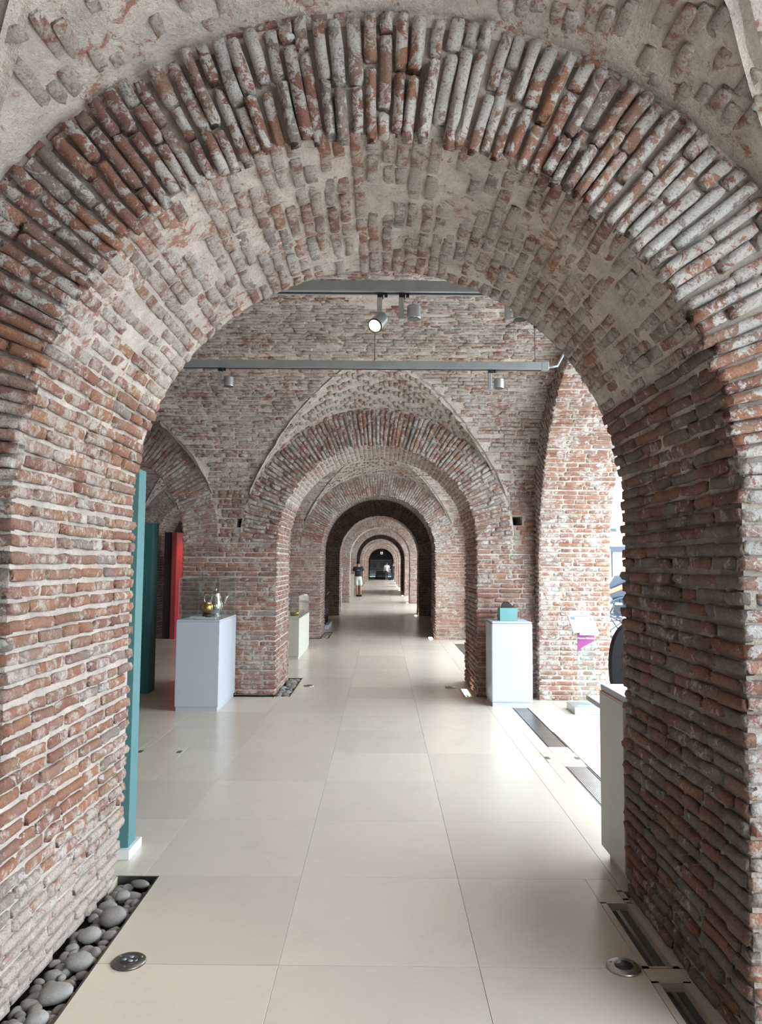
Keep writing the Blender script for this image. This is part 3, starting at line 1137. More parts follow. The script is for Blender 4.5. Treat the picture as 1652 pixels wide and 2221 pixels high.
def pebble(x, y, z, a, b, c, rz, label, group, rng):
    o = link('pebble', PEB[rng.randrange(8)], None, (x, y, z))
    o.rotation_euler = (rng.uniform(-.15, .15), rng.uniform(-.15, .15), rz)
    o.scale = (a, b, c)
    tag(o, label, 'pebble', group)
rp = random.Random(21)
G1 = 'pebbles in the trench of the near left pier'
# (x, y, half length, half width, rotation, label)
BIG = [(-1.205, 3.46, .062, .055, 1.2, 'large rounded grey pebble, biggest stone beside the upper half of the pebble trench'),
       (-1.245, 3.29, .050, .040, .4, 'egg-shaped grey pebble resting just before the biggest stone in the trench'),
       (-1.205, 3.08, .054, .044, .3, 'plump grey pebble in the trench level with the round floor light'),
       (-1.200, 2.86, .064, .044, .25, 'long smooth oval pebble, widest stone at the picture-left end of the trench'),
       (-1.195, 2.70, .042, .036, .8, 'pale rounded pebble behind the lowest stones of the near trench'),
       (-1.235, 3.67, .036, .028, .6, 'round dark grey pebble near the far end of the near trench'),
       (-1.195, 3.80, .052, .026, 2.8, 'flat oblong pebble lying at the far end of the near trench'),
       (-1.245, 2.62, .046, .034, 1.0, 'oval grey pebble at the bottom edge of the picture by the brick pier')]
for x, y, a, b, r, lab in BIG:
    pebble(x, y, -.004, a, b, b * .78, r, lab, G1, rp)
placed = [(x, y, max(a, b)) for x, y, a, b, r, l in BIG]
for k in range(6000):
    if len(placed) > 104: break
    x, y = rp.uniform(-1.315, -1.15), rp.uniform(2.46, 3.865)
    a = rp.uniform(.018, .040)
    if x + a > -1.13 or any((x - u) ** 2 + (y - v) ** 2 < (.66 * (a + w)) ** 2 for u, v, w in placed): continue
    placed.append((x, y, a))
    pebble(x, y, rp.uniform(-.050, -.020), a * rp.uniform(1, 1.3), a * rp.uniform(.7, .95), a * rp.uniform(.6, .8), rp.uniform(0, 3.1),
           'small grey pebble %s %s' % ('against the bricks' if x < -1.23 else 'along the steel edge',
                                        'at the far end of the near trench' if y > 3.45 else 'of the near trench beside the floor light' if y > 2.95
                                        else 'at the bottom end of the near trench'), G1, rp)
for (tr, n, ln, g) in ((TRENCH[2], 34, 'smooth grey pebble in the trench beside the second left pier', 'pebbles in the second pier trench'),
                       (TRENCH[3], 26, 'small pebble at the foot of the third left pier', 'pebbles in the third pier trench')):
    pl_ = []
    for k in range(700):
        if len(pl_) >= n: break
        a = rp.uniform(.035, .065)
        x, y = rp.uniform(tr[0] + a * .4, tr[1] - a), rp.uniform(tr[2] + a, tr[3] - a)
        if any((x - u) ** 2 + (y - v) ** 2 < (.75 * (a + w)) ** 2 for u, v, w in pl_): continue
        pl_.append((x, y, a))
        pebble(x, y, -.035, a * 1.15, a * .85, a * .7, rp.uniform(0, 3.1), ln, g, rp)

# ------------------------------------------------------------------ light channel at the right pier
def channel(name, label, x0, x1, y0, y1, glow=None):
    r = empty(name, ((x0 + x1) / 2, y0, -.10))
    ox, oy, oz = r.location
    def B(nm, a, b, c, d, e, f, m):
        return MB().box(a - ox, b - ox, c - oy, d - oy, e - oz, f - oz).build(nm, m, r)
    w = .012
    B('side_rail', x0, x0 + .028, y0, y1, -.06, .002, 'brass_trim')
    B('side_rail', x1 - .028, x1, y0, y1, -.06, .002, 'brass_trim')
    B('tray', x0 + .028, x1 - .028, y0, y1, -.10, -.032, 'channel_dark')
    B('tube', x0 + .06, x0 + .078, y0 + .04, y1 - .04, -.032, -.016, 'steel')
    B('end_plate', x0, x1, y1 - w, y1, -.06, .002, 'brass_trim')
    B('end_plate', x0, x1, y0, y0 + w, -.06, .002, 'brass_trim')
    if glow:
        B('lit_panel', x0 + .03, x1 - .03, glow[0], glow[1], -.03, -.012, 'uplight_glow')
    tag(r, label, 'light channel', 'recessed light channels')
channel('light_channel', 'recessed metal light channel nearest the bottom edge beside the dark pier', 1.05, 1.20, 1.2, 2.965)
channel('light_channel', 'recessed metal light channel beyond the round floor light beside the dark pier', 1.05, 1.20, 3.06, 3.63)
channel('light_channel', 'short recessed light channel turning the corner of the near dark pier', 1.17, 1.26, 3.66, 3.76)
channel('light_channel', 'lit recessed light channel at the foot of the second right pier', 1.00, 1.13, 9.0, 9.62, (9.35, 9.60))

def uplight(x, y, label, r_=.067, lit=False, four=False):
    r = empty('floor_uplight', (x, y, 0))
    MB().lathe([(r_, 0), (r_, .006), (r_ * .92, .010), (r_ * .55, .011)], 32).build('rim', 'steel' if not four else 'steel_dark', r, True)
    MB().lathe([(r_ * .54, .008), (r_ * .54, .0125), (r_ * .2, .0135)], 28).build('lens', 'uplight_glow' if lit else 'lens_dark', r, True)
    for k in range(3):
        t = k * 2.1 + .5
        MB().lathe([(.005, .010), (.005, .0125), (.002, .013)], 8, r_ * .76 * math.cos(t), r_ * .76 * math.sin(t)).build('screw', 'steel', r)
    if four:
        for k in range(3):
            t = k * 2.1 + 1.2
            MB().lathe([(.008, .012), (.008, .0145), (.003, .015)], 10, r_ * .25 * math.cos(t), r_ * .25 * math.sin(t)).build('diode', 'lamp_silver', r, True)
    tag(r, label, 'floor light', 'round floor uplights')
uplight(-1.0, 3.07, 'round recessed floor light with dark rim beside the pebble trench', four=True)
uplight(.975, 3.06, 'round recessed floor light with shiny steel rim beside the light channel')
uplight(-.94, 9.75, 'round floor light beside the pebbles of the second left pier')
uplight(.90, 9.72, 'round floor light beside the second right pier')
for k, (x, y) in enumerate(((1.08, 16.0), (1.08, 22.9), (1.07, 30.2), (1.07, 37.3), (1.07, 44.3), (1.07, 51.3))):
    o = MB().box(x - .05, x + .02, y - .02, y + .22, .001, .012).build('floor_strip_light', 'uplight_glow')
    tag(o, ['glowing rectangular floor light at the foot of the third right pier', 'glowing floor light at the foot of the dark fourth right pier',
            'glowing floor light at the fifth right pier', 'glowing floor light at the sixth right pier', 'tiny glowing floor light at the seventh right pier',
            'farthest tiny glowing floor light'][k], 'floor light', 'glowing floor lights')

# ------------------------------------------------------------------ drain grates and floor boxes
for k, (x0, x1, y0, y1) in enumerate(GRATES):
    g = empty('drain_grate', ((x0 + x1) / 2, y0, -.06))
    ox, oy, oz = g.location
    MB().box(x0 - ox, x1 - ox, 0, y1 - y0, -.02, 0).build('tray', 'channel_dark', g)
    for s in (x0, x1 - .008):
        MB().box(s - ox, s + .008 - ox, 0, y1 - y0, 0, .061).build('frame_bar', 'steel_dark', g)
    n = 11
    me = None
    for j in range(n):
        x = x0 + .014 + (x1 - x0 - .028) * (j + .5) / n
        if me is None:
            so = MB().box(-.0052, .0052, .002, y1 - y0 - .002, .03, .060).build('slat', 'steel', g)
            me = so.data
        else:
            so = link('slat', me, g)
        so.location.x = x - ox
    tag(g, ['steel slotted drain grate in the floor in front of the white pedestal', 'steel slotted drain grate beside the grey counter',
            'dark slotted drain grate beyond the second right pier'][k], 'drain grate', 'floor grates')
for k, (x0, x1, y0, y1) in enumerate(BOXES):
    g = empty('floor_box', ((x0 + x1) / 2, (y0 + y1) / 2, -.05))
    ox, oy, oz = g.location
    MB().box(x0 - ox, x1 - ox, y0 - oy, y1 - oy, -.02, .0).build('well', 'joint_dark', g)
    MB().box(x0 + .005 - ox, x1 - .005 - ox, y0 + .005 - oy, y1 - .005 - oy, .0, .0505, .002).build('lid', 'marble', g)
    for sx in (-1, 1):
        MB().box(sx * (x1 - x0) / 2 * .82 - .018, sx * (x1 - x0) / 2 * .82 + .018, -.05, .02, .0505, .052).build('finger_slot', 'channel_dark', g)
    tag(g, ['square marble floor socket lid between the two drain grates', 'marble floor socket lid with dark slots on the open floor'][k], 'floor box', 'floor socket boxes')

# ------------------------------------------------------------------ pedestals
def pedestal(name, label, x0, x1, y0, y1, h, mat, kick=.045, bev=.006):
    p = empty(name, ((x0 + x1) / 2, (y0 + y1) / 2, 0))
    ox, oy, _ = p.location
    MB().box(x0 + .012 - ox, x1 - .012 - ox, y0 + .012 - oy, y1 - .012 - oy, 0, kick).build('plinth', mat, p)
    MB().box(x0 - ox, x1 - ox, y0 - oy, y1 - oy, kick, h - .02, bev).build('body', mat, p)
    MB().box(x0 + .002 - ox, x1 - .002 - ox, y0 + .002 - oy, y1 - .002 - oy, h - .02, h, bev).build('top', mat, p)
    tag(p, label, 'pedestal')
    return p
def glass_case(label, x0, x1, y0, y1, z0, z1, t=.006):
    g = empty('glass_case', ((x0 + x1) / 2, (y0 + y1) / 2, z0))
    ox, oy, _ = g.location
    X0, X1, Y0, Y1, Hh = x0 - ox, x1 - ox, y0 - oy, y1 - oy, z1 - z0
    for b in ((X0, X1, Y0, Y0 + t), (X0, X1, Y1 - t, Y1), (X0, X0 + t, Y0 + t, Y1 - t), (X1 - t, X1, Y0 + t, Y1 - t)):
        MB().box(*b, .001, Hh - t).build('pane', 'glass_clear', g)
    MB().box(X0, X1, Y0, Y1, Hh - t, Hh).build('pane', 'glass_clear', g)
    for (a, b) in ((X0, Y0), (X1 - .004, Y0), (X0, Y1 - .004), (X1 - .004, Y1 - .004)):
        MB().box(a - .001, a + .004, b - .001, b + .004, .001, Hh).build('edge_strip', 'lamp_silver', g)
    for b in ((X0, X1, Y0 - .001, Y0 + .003), (X0, X1, Y1 - .003, Y1 + .001)):
        MB().box(*b, Hh - .002, Hh + .002).build('edge_strip', 'lamp_silver', g)
    for b in ((X0 - .001, X0 + .003, Y0, Y1), (X1 - .003, X1 + .001, Y0, Y1)):
        MB().box(*b, Hh - .002, Hh + .002).build('edge_strip', 'lamp_silver', g)
    tag(g, label, 'glass case')
    return g
pedestal('display_pedestal', 'pale blue-white pedestal carrying the silver coffee pot under glass', -2.22, -1.75, 8.05, 8.96, .975, 'pedestal_white')
glass_case('clear glass case over the silver pot on the tall pedestal', -2.205, -1.76, 8.07, 8.94, .975, 1.42)
pedestal('display_pedestal', 'low cream pedestal half hidden behind the second left pier', -1.72, -1.37, 12.4, 14.1, .67, 'pedestal_cream')
glass_case('glass case on the low cream pedestal', -1.71, -1.38, 12.42, 14.08, .67, 1.05)
pedestal('display_pedestal', 'white pedestal with rounded edges carrying the teal box on top beside the drain grate', 1.25, 1.715, 8.45, 8.93, .95, 'pedestal_white', bev=.014)

# silver pot
J = empty('silver_coffee_pot', (-1.925, 8.62, .976))
MB().lathe([(.062, 0), (.066, .008), (.05, .02), (.046, .03), (.078, .07), (.090, .11), (.086, .15), (.070, .20), (.060, .235), (.060, .25), (.066, .256)], 36).build('body', 'silver', J, True)
lid = MB().lathe([(.064, .258), (.06, .266), (.035, .282), (.012, .292), (.008, .30)], 28).build('lid', 'silver', J, True)
MB().sphere((0, 0, .312), .014, 12, 8).build('finial', 'silver', lid, True)
MB().tube([(.07, 0, .12), (.10, 0, .16), (.115, 0, .20), (.135, 0, .245)], [.022, .016, .013, .017], 12).build('spout', 'silver', J, True)
MB().tube([(-.06, 0, .235), (-.10, 0, .25), (-.135, 0, .235), (-.135, 0, .19), (-.115, 0, .14), (-.08, 0, .10)], [.008, .009, .009, .008, .008, .008], 10).build('handle', 'silver', J, True)
tag(J, 'polished silver coffee pot with curved handle inside the glass case', 'pot')
J = empty('bronze_cup', (-1.975, 8.40, .976))
MB().lathe([(.05, 0), (.05, .03), (.03, .045)], 24).build('stand', 'black_matte', J, True)
MB().lathe([(.03, .045), (.062, .075), (.072, .11), (.062, .15), (.045, .165), (.05, .172)], 28).build('bowl', 'bronze', J, True)
MB().tube([(-.06, 0, .13), (-.10, 0, .15), (-.11, 0, .11), (-.07, 0, .085)], .008, 8).build('handle', 'bronze', J, True)
tag(J, 'small rounded bronze vessel on a dark stand before the silver pot', 'vessel')
for k, (x, y, w) in enumerate(((-1.93, 8.20, .10), (-2.06, 8.30, .08))):
    o = MB().prism([(y - .03, 0), (y + .03, 0), (y + .03, .016)], 0, x - w, x + w)
    o.v = [(a, b, c + .976) for a, b, c in o.v]
    tag(o.build('label_card', 'print_white'), ['clear label block in front of the bronze vessel', 'small tilted label card behind the case front'][k], 'label')
J = empty('metal_dish', (-1.53, 13.1, .671))
MB().lathe([(.06, 0), (.07, .01), (.09, .04), (.1, .06)], 24).build('bowl', 'bronze', J, True)
MB().tube([(.09, 0, .05), (.15, 0, .07), (.17, 0, .10)], .009, 8).build('handle', 'bronze', J, True)
tag(J, 'small bronze handled dish in the low glass case', 'dish')

# teal box with black object
J = empty('teal_box', (1.472, 8.69, .951))
w, d, h, t = .101, .09, .148, .006
MB().box(-w, w, -d, -d + t, 0, h).build('front_panel', 'teal_box', J)
MB().box(-w, w, d - t, d, 0, h).build('back_panel', 'teal_box', J)
MB().box(-w, -w + t, -d + t, d - t, 0, h).build('side_panel', 'teal_box', J)
MB().box(w - t, w, -d + t, d - t, 0, h).build('side_panel', 'teal_box', J)
MB().box(-w + t, w - t, -d + t, d - t, 0, .008).build('base', 'teal_box', J)
tag(J, 'small open teal box on the white pedestal', 'box')
J = empty('black_headset', (1.465, 8.69, .96))
MB().prism([(-.075, .0), (.08, .0), (.08, .11), (.055, .165), (.02, .195), (-.035, .20), (-.06, .185), (-.075, .13)], 1, -.06, -.015).build('shell', 'black_matte', J)
MB().prism([(-.06, .0), (.07, .0), (.075, .12), (.05, .175), (.015, .205), (-.03, .207), (-.055, .17)], 1, -.012, .05).build('strap', 'black_gloss', J)
tag(J, 'black curved object standing inside the teal box', 'device')

# ------------------------------------------------------------------ panels of the exhibition
def panel(name, label, x0, x1, y0, y1, h, mat, foot=None, mat2=None, cat='display panel'):
    p = empty(name, ((x0 + x1) / 2, (y0 + y1) / 2, 0))
    ox, oy, _ = p.location
    z0 = .05 if foot else 0
    MB().box(x0 - ox, x1 - ox, y0 - oy, y1 - oy, z0, h, .003).build('board', mat, p)
    if foot:
        MB().box(x0 - ox, x1 + .02 - ox, y0 - .04 - oy, y1 + .05 - oy, 0, z0, .003).build('foot', foot, p)
    tag(p, label, cat)
    return p
panel('teal_display_panel', 'tall light teal display panel with white foot just behind the near left pier', -2.3, -1.365, 4.12, 4.24, 2.12, 'teal_paint', 'print_white')
panel('teal_display_panel', 'dark teal display column standing in the side aisle opening', -3.05, -2.83, 9.1, 9.35, 2.08, 'teal_dark')
P = empty('red_display_stand', (-4.3, 15.45, 0))
MB().box(-.095, .0, .0, .10, 0, 2.22).build('end_board', 'red_paint', P)
MB().box(-.26, -.095, .03, .09, 0, 2.22).build('shade_board', 'red_shaded', P)  # red side in deep shade, the shade painted as near-black red
MB().box(-.0, 1.5, .62, .70, 0, 1.98).build('back_board', 'red_glow', P)
MB().box(-.10, -.0, .10, .70, 0, 2.22).build('side_board', 'red_paint', P)
tag(P, 'bright red exhibition stand in the dark side aisle', 'display stand')
Q = empty('framed_portrait', (-4.04, 16.028, 1.08))
MB().box(-.22, .22, 0, .04, 0, .52, .008).build('frame', 'gilt_frame', Q)
cv = MB().box(-.17, .17, -.006, 0, .05, .47).build('canvas', 'canvas_ochre', Q)
MB().prism([(.07 * math.cos(t) * .8, .34 + .07 * math.sin(t)) for t in np.linspace(0, 6.28, 20)[:-1]], 1, -.009, -.006).build('head', 'canvas_flesh', cv)
MB().prism([(-.13, .055), (.13, .055), (.11, .2), (.05, .27), (-.05, .27), (-.11, .2)], 1, -.0085, -.006).build('coat', 'canvas_dark', cv)
tag(Q, 'dark framed ochre portrait painting on the red stand', 'painting')
ls = bpy.data.lights.new('stand_spot', 'SPOT')
ls.energy = 55; ls.color = (1, .86, .7); ls.spot_size = 1.3; ls.spot_blend = .6; ls.shadow_soft_size = .05
lo = link('stand_spot', ls, None, (-3.75, 15.2, 2.55))
lo.rotation_euler = (Vector((-3.9, 16.1, 1.3)) - Vector((-3.75, 15.2, 2.55))).to_track_quat('-Z', 'Y').to_euler()

panel('white_display_panel', 'slim white upright panel at the left of the fourth archway', -1.75, -1.38, 25.6, 25.7, 1.45, 'print_white')
panel('cream_display_panel', 'narrow cream upright panel behind the man in black', -1.75, -1.30, 34.6, 34.7, 1.10, 'pedestal_cream')
I = empty('iron_exhibit', (-1.40, 18.6, 0))
MB().box(-.25, .12, -.6, .6, 0, .10, .01).build('platform', 'pedestal_white', I)
for k in range(4):
    y = -.42 + k * .28
    MB().tube([(0, y, .10), (.03, y, .35), (-.03, y + .03, .6), (.02, y, .80)], [.03, .022, .022, .016], 8).build('bar', 'iron', I, True)
MB().tube([(.02, -.5, .80), (.04, -.1, .84), (.0, .3, .80), (.03, .5, .86)], .02, 8).build('rail', 'iron', I, True)
MB().tube([(.0, -.45, .42), (.03, 0, .46), (.0, .45, .42)], .02, 8).build('crossbar', 'iron', I, True)
tag(I, 'black iron exhibit on a low white platform beyond the third left pier', 'exhibit')

# ------------------------------------------------------------------ grey counter, shelf and chair at the right
C = empty('reception_counter', (1.75, 4.0, 0))
ox, oy = 1.75, 4.0
MB().box(1.26 - ox, 2.55 - ox, 3.84 - oy, 4.16 - oy, 0, .06).build('plinth', 'counter_grey', C)
MB().box(1.225 - ox, 2.60 - ox, 3.80 - oy, 4.20 - oy, .06, .895, .004).build('body', 'counter_grey', C)
MB().box(1.227 - ox, 2.60 - ox, 3.80 - oy, 4.20 - oy, .895, .902).build('edge_band', 'counter_edge', C)
MB().box(1.235 - ox, 2.61 - ox, 3.79 - oy, 4.21 - oy, .902, .935, .003).build('worktop', 'pedestal_white', C)
MB().box(1.275 - ox, 2.50 - ox, 4.20 - oy, 4.66 - oy, .765, .795, .006).build('rear_shelf', 'counter_grey', C)
tag(C, 'grey reception counter with white top tucked behind the near dark pier', 'counter')

H = empty('office_chair', (2.10, 5.75, 0))
MB().lathe([(.03, .08), (.03, .42), (.05, .44)], 16).build('stem', 'black_matte', H)
for k in range(5):
    t = k * 2 * math.pi / 5
    leg = MB().tube([(0, 0, .10), (.28 * math.cos(t), .28 * math.sin(t), .06)], [.025, .018], 8).build('leg', 'black_matte', H)
    MB().sphere((.28 * math.cos(t), .28 * math.sin(t), .028), .028, 10, 6).build('caster', 'black_gloss', leg, True)
MB().box(-.25, .25, -.24, .24, .44, .52, .03).build('seat', 'fabric_black', H, True)
pr = [(.275 * math.copysign(abs(math.cos(t)) ** .75, math.cos(t)), .80 + .37 * math.copysign(abs(math.sin(t)) ** .85, math.sin(t))) for t in np.linspace(0, 2 * math.pi, 49)[:-1]]
MB().prism(pr, 1, .16, .25).build('backrest', 'fabric_black', H)
tag(H, 'black rounded-back chair behind the grey counter', 'chair')

# ------------------------------------------------------------------ clear lectern
Lc = empty('information_lectern', (2.25, 8.24, 0))
MB().box(-.17, .25, -.20, .16, 0, .075, .004).build('base', 'lamp_silver', Lc)
MB().box(-.092, .108, -.006, .006, .075, .90).build('pane', 'glass_stand', Lc)
fl = [(-.085, .86), (.100, .86), (.100, .765), (.06, .745), (.01, .72), (-.03, .695), (-.062, .67), (-.085, .64)]
MB().prism(fl, 1, -.010, -.0065).build('purple_film', 'print_purple', Lc)
tx = bpy.data.curves.new('lettering', 'FONT')
tx.body = 'Muestra Histórica'
tx.size = .0245
tx.extrude = .0005
tx.offset = .0006
tx.materials.append(M['print_white'])
_t = bpy.data.objects.new('tmp', tx); col.objects.link(_t)
bpy.context.view_layer.update()
_tm = bpy.data.meshes.new_from_object(_t.evaluated_get(bpy.context.evaluated_depsgraph_get()))
bpy.data.objects.remove(_t)
to = link('lettering', _tm, Lc, (-.080, -.0115, .788))
to.rotation_euler = (math.pi / 2, 0, 0)
top = empty('top_board', (0, 0, 0)); top.parent = Lc
bd = MB().box(-.16, .115, -.16, .15, -.008, .008, .002).build('panel', 'print_white', Lc)
bd.location = (0, 0, .955); bd.rotation_euler = (math.radians(32), 0, 0)
bpy.data.objects.remove(top)
MB().box(-.09, .115, -.17, -.157, -.03, .008).build('front_lip', 'print_white', bd)
for (a, b, c, d, m) in ((-.09, .06, .115, .135, 'print_pink'), (-.03, -.01, .095, .108, 'print_pink'), (-.14, -.09, .06, .115, 'print_blue'),
                        (-.12, -.09, .03, .04, 'print_blue'), (-.13, -.105, .0, .01, 'print_blue'), (.075, .09, .04, .10, 'print_blue')):
    MB().box(a, b, c, d, .0081, .009).build('printed_patch', m, bd)
tag(Lc, 'clear lectern with tilted white panel and purple printed film', 'lectern')

# ------------------------------------------------------------------ track lighting
def rail(name, label, x0, x1, y, z, rods, hh=.075, ww=.06):
    r = empty(name, (0, y, z))
    MB().box(x0, x1, -ww / 2, ww / 2, 0, hh, .003).build('rail', 'rail_grey', r)
    MB().box(x1, x1 + .07, -ww / 2 - .002, ww / 2 + .002, -.003, hh + .003, .003).build('end_cap', 'lamp_silver', r)
    MB().box(x0 + .02, x1, -.012, .012, -.004, .001).build('slot', 'black_matte', r)
    for x in rods:
        zt = main_z(1, y) - z - .005
        rd = MB().tube([(x, 0, hh), (x, 0, zt)], .004, 8).build('rod', 'steel_dark', r)
        MB().tube([(x, 0, zt - .07), (x, 0, zt)], .011, 10).build('holder', 'black_matte', rd)
    tag(r, label, 'light track', 'lighting tracks')
    return r
R2 = rail('lighting_track', 'grey lighting track hanging lower across the second arch', -3.2, 1.52, 7.0, 3.47, (-2.2, -.085, 1.46))
MB().tube([(1.59, 0, .03), (1.68, .02, .05), (1.74, .05, .16), (1.80, .08, .32), (1.84, .1, .42)], .013, 8).build('cable', 'rail_grey', R2, True)
R1 = rail('lighting_track', 'grey lighting track partly hidden by the crown of the near arch', -3.2, 1.7, 5.0, 3.47, (-2.0, 1.5), hh=.075, ww=.09)

def spot(x, y, z, label, aim='side', lit=False):
    s = empty('track_spotlight', (x, y, z))
    MB().box(-.03, .012, -.02, .02, -.030, 0).build('adapter', 'black_matte', s)
    MB().tube([(.018, 0, -.012), (.040, 0, -.012)], .013, 10).build('adapter_knob', 'black_matte', s)
    MB().box(-.032, .004, -.022, .022, -.185, -.030, .004).build('stem', 'lamp_silver', s)
    if lit:
        d = Vector((-.30, -.55, -.55)).normalized()
        c = Vector((-.02, -.02, -.20))
        MB().tube([c - d * .055, c + d * .065], [.046, .05], 24).build('head', 'lamp_silver', s)
        MB().tube([c + d * .0655, c + d * .072], [.051, .051], 24).build('bezel', 'black_matte', s)
        MB().tube([c + d * .0725, c + d * .0735], [.043, .043], 24).build('bulb', 'lamp_glow', s)
        li = bpy.data.lights.new('bulb_light', 'SPOT')
        li.energy = 60; li.color = (1, .84, .62); li.spot_size = .9; li.spot_blend = .7; li.shadow_soft_size = .04
        ob = link('bulb_light', li, s, c + d * .09)
        ob.rotation_euler = d.to_track_quat('-Z', 'Y').to_euler()
    else:
        MB().tube([(.004, 0, -.125), (.025, 0, -.125)], .012, 10).build('joint', 'lamp_silver', s)
        MB().lathe([(.046, -.085), (.048, -.08), (.048, .0), (.044, .006)], 28, .073, 0, -.09).build('head', 'lamp_silver', s, False)
        MB().lathe([(.044, -.088), (.044, -.084)], 24, .073, 0, -.09).build('lens', 'lens_dark', s)
    tag(s, label, 'spotlight', 'track spotlights')
spot(-.015, 5.0, 3.466, 'lit track spotlight tilted towards the viewer under the near track', lit=True)
spot(.135, 5.0, 3.466, 'unlit silver track spotlight right beside the lit one')
spot(.87, 5.0, 3.466, 'track spotlight almost hidden behind the right haunch of the near arch')
spot(-1.56, 7.0, 3.466, 'silver track spotlight near the left end of the lower track')
spot(1.04, 7.0, 3.466, 'silver track spotlight near the right end of the lower track')
#PART3
# ------------------------------------------------------------------ people
def skin_mesh(name, chains, mat, parent, sub=2):
    """chains: lists of (point, radius); chains that start at a shared point join there"""
    pts, rad, edges, idx = [], [], [], {}
    for ch_ in chains:
        prev = None
        for p, r in ch_:
            key = tuple(round(c, 4) for c in p)
            if key not in idx:
                idx[key] = len(pts)
                pts.append(p); rad.append(r)
            k = idx[key]
            if prev is not None and prev != k:
                edges.append((prev, k))
            prev = k
    me = bpy.data.meshes.new(name)
    me.from_pydata(pts, edges, [])
    o = link(name, me, parent)
    o.modifiers.new('Skin', 'SKIN')
    if not me.skin_vertices:
        import bmesh
        bm = bmesh.new(); bm.from_mesh(me); bm.verts.layers.skin.verify(); bm.to_mesh(me); bm.free()
    for k, sv in enumerate(me.skin_vertices[0].data):
        r = rad[k]
        sv.radius = r if isinstance(r, tuple) else (r, r)
        sv.use_root = (k == 0)
    sd = o.modifiers.new('Subdivision', 'SUBSURF')
    sd.levels = sd.render_levels = sub
    bpy.context.view_layer.update()
    dg = bpy.context.evaluated_depsgraph_get()
    m2 = bpy.data.meshes.new_from_object(o.evaluated_get(dg))
    o.modifiers.clear()
    o.data = m2
    m2.materials.clear()
    m2.materials.append(M[mat])
    m2.polygons.foreach_set('use_smooth', [True] * len(m2.polygons))
    return o

def hand(p, d, side):
    """palm, four fingers and a thumb as chains; p wrist, d hand direction"""
    d = Vector(d).normalized()
    fw = Vector((0, -1, 0))
    p = Vector(p)
    palm = p + d * .075
    out = [[(tuple(p), .026), (tuple(palm), (.022, .036))]]
    for k, (off, ln) in enumerate(((-.026, .070), (-.009, .082), (.009, .078), (.025, .060))):
        a = palm + fw * off
        out.append([(tuple(palm), (.022, .036)), (tuple(a + d * .02), .0095), (tuple(a + d * (.02 + ln * .5)), .0088), (tuple(a + d * (.02 + ln * .9) + Vector((-side * .018, 0, 0))), .0075)])
    th = p + d * .03
    out.append([(tuple(p), .026), (tuple(th + fw * .035), .011), (tuple(th + fw * .05 + d * .045), .009)])
    return out

def person(loc, rz, label, hgt, P, skin='skin'):
    """P: joints for the pose, in metres for a 1.75 m figure facing -y"""
    root = empty('person', loc, rz)
    root.scale = (hgt / 1.75,) * 3
    hip, chest, neck = P['hip'], P['chest'], P['neck']
    head = P['head']
    ch_ = [[(hip, (.15, .11)), (P['waist'], (.135, .095)), (chest, (.165, .11)), (P['top'], (.10, .075)), (neck, .056)]]
    ch_.append([(neck, .056), ((head[0], head[1] + .01, head[2] - .09), .06), (head, (.078, .095)), ((head[0], head[1] + .01, head[2] + .07), .07)])
    for s in ('l', 'r'):
        sh, el, wr = P['sh' + s], P['el' + s], P['wr' + s]
        ch_.append([(P['top'], (.10, .075)), (sh, .058), (tuple((Vector(sh) + Vector(el)) / 2), .047), (el, .040), (tuple((Vector(el) * .6 + Vector(wr) * .4)), .040), (wr, .026)])
        ch_ += hand(wr, Vector(wr) - Vector(el), -1 if s == 'l' else 1)
        th, kn, an, to = P['th' + s], P['kn' + s], P['an' + s], P['to' + s]
        ch_.append([(hip, (.15, .11)), (th, .092), (tuple((Vector(th) + Vector(kn)) / 2), .078), (kn, .056), (tuple((Vector(kn) * .65 + Vector(an) * .35)), .058), (an, .036), (to, (.034, .026))])
    skin_mesh('body', ch_, skin, root)
    # face
    fx, fy, fz = head
    fw = P.get('face', (0, -1))
    f = Vector((fw[0], fw[1], 0)).normalized()
    sdv = Vector((-f.y, f.x, 0))
    c = Vector(head)
    MB().sphere(tuple(c + f * .098 - Vector((0, 0, .02))), (.012, .014, .022), 10, 8).build('nose', skin, root, True)
    for s in (-1, 1):
        MB().sphere(tuple(c + f * .085 + sdv * s * .032 + Vector((0, 0, .008))), (.011, .011, .007), 10, 6).build('eye', 'hair', root, True)
        MB().sphere(tuple(c + sdv * s * .080 - Vector((0, 0, .012))), (.012, .018, .028), 10, 8).build('ear', skin, root, True)
    MB().sphere(tuple(c + f * .084 - Vector((0, 0, .058))), (.022, .012, .006), 10, 6).build('mouth', 'canvas_flesh', root, True)
    tag(root, label, 'person')
    return root

def shirt(root, P, mat, sleeve=.55, grow=.018, hem=None):
    hip = P['hip']
    hm = hem or (hip[0], hip[1], hip[2] - .04)
    ch_ = [[(hm, (.175, .13)), (P['waist'], (.160 + grow, .115 + grow)), (P['chest'], (.17 + grow, .115 + grow)), (P['top'], (.112 + grow, .08 + grow)),
            ((P['neck'][0], P['neck'][1], P['neck'][2] - .035), .062)]]
    for s in ('l', 'r'):
        sh, el = Vector(P['sh' + s]), Vector(P['el' + s])
        ch_.append([(P['top'], (.112 + grow, .08 + grow)), (tuple(sh), .072 + grow), (tuple(sh.lerp(el, sleeve * .5)), .066 + grow), (tuple(sh.lerp(el, sleeve)), .062 + grow)])
    return skin_mesh('shirt', ch_, mat, root)

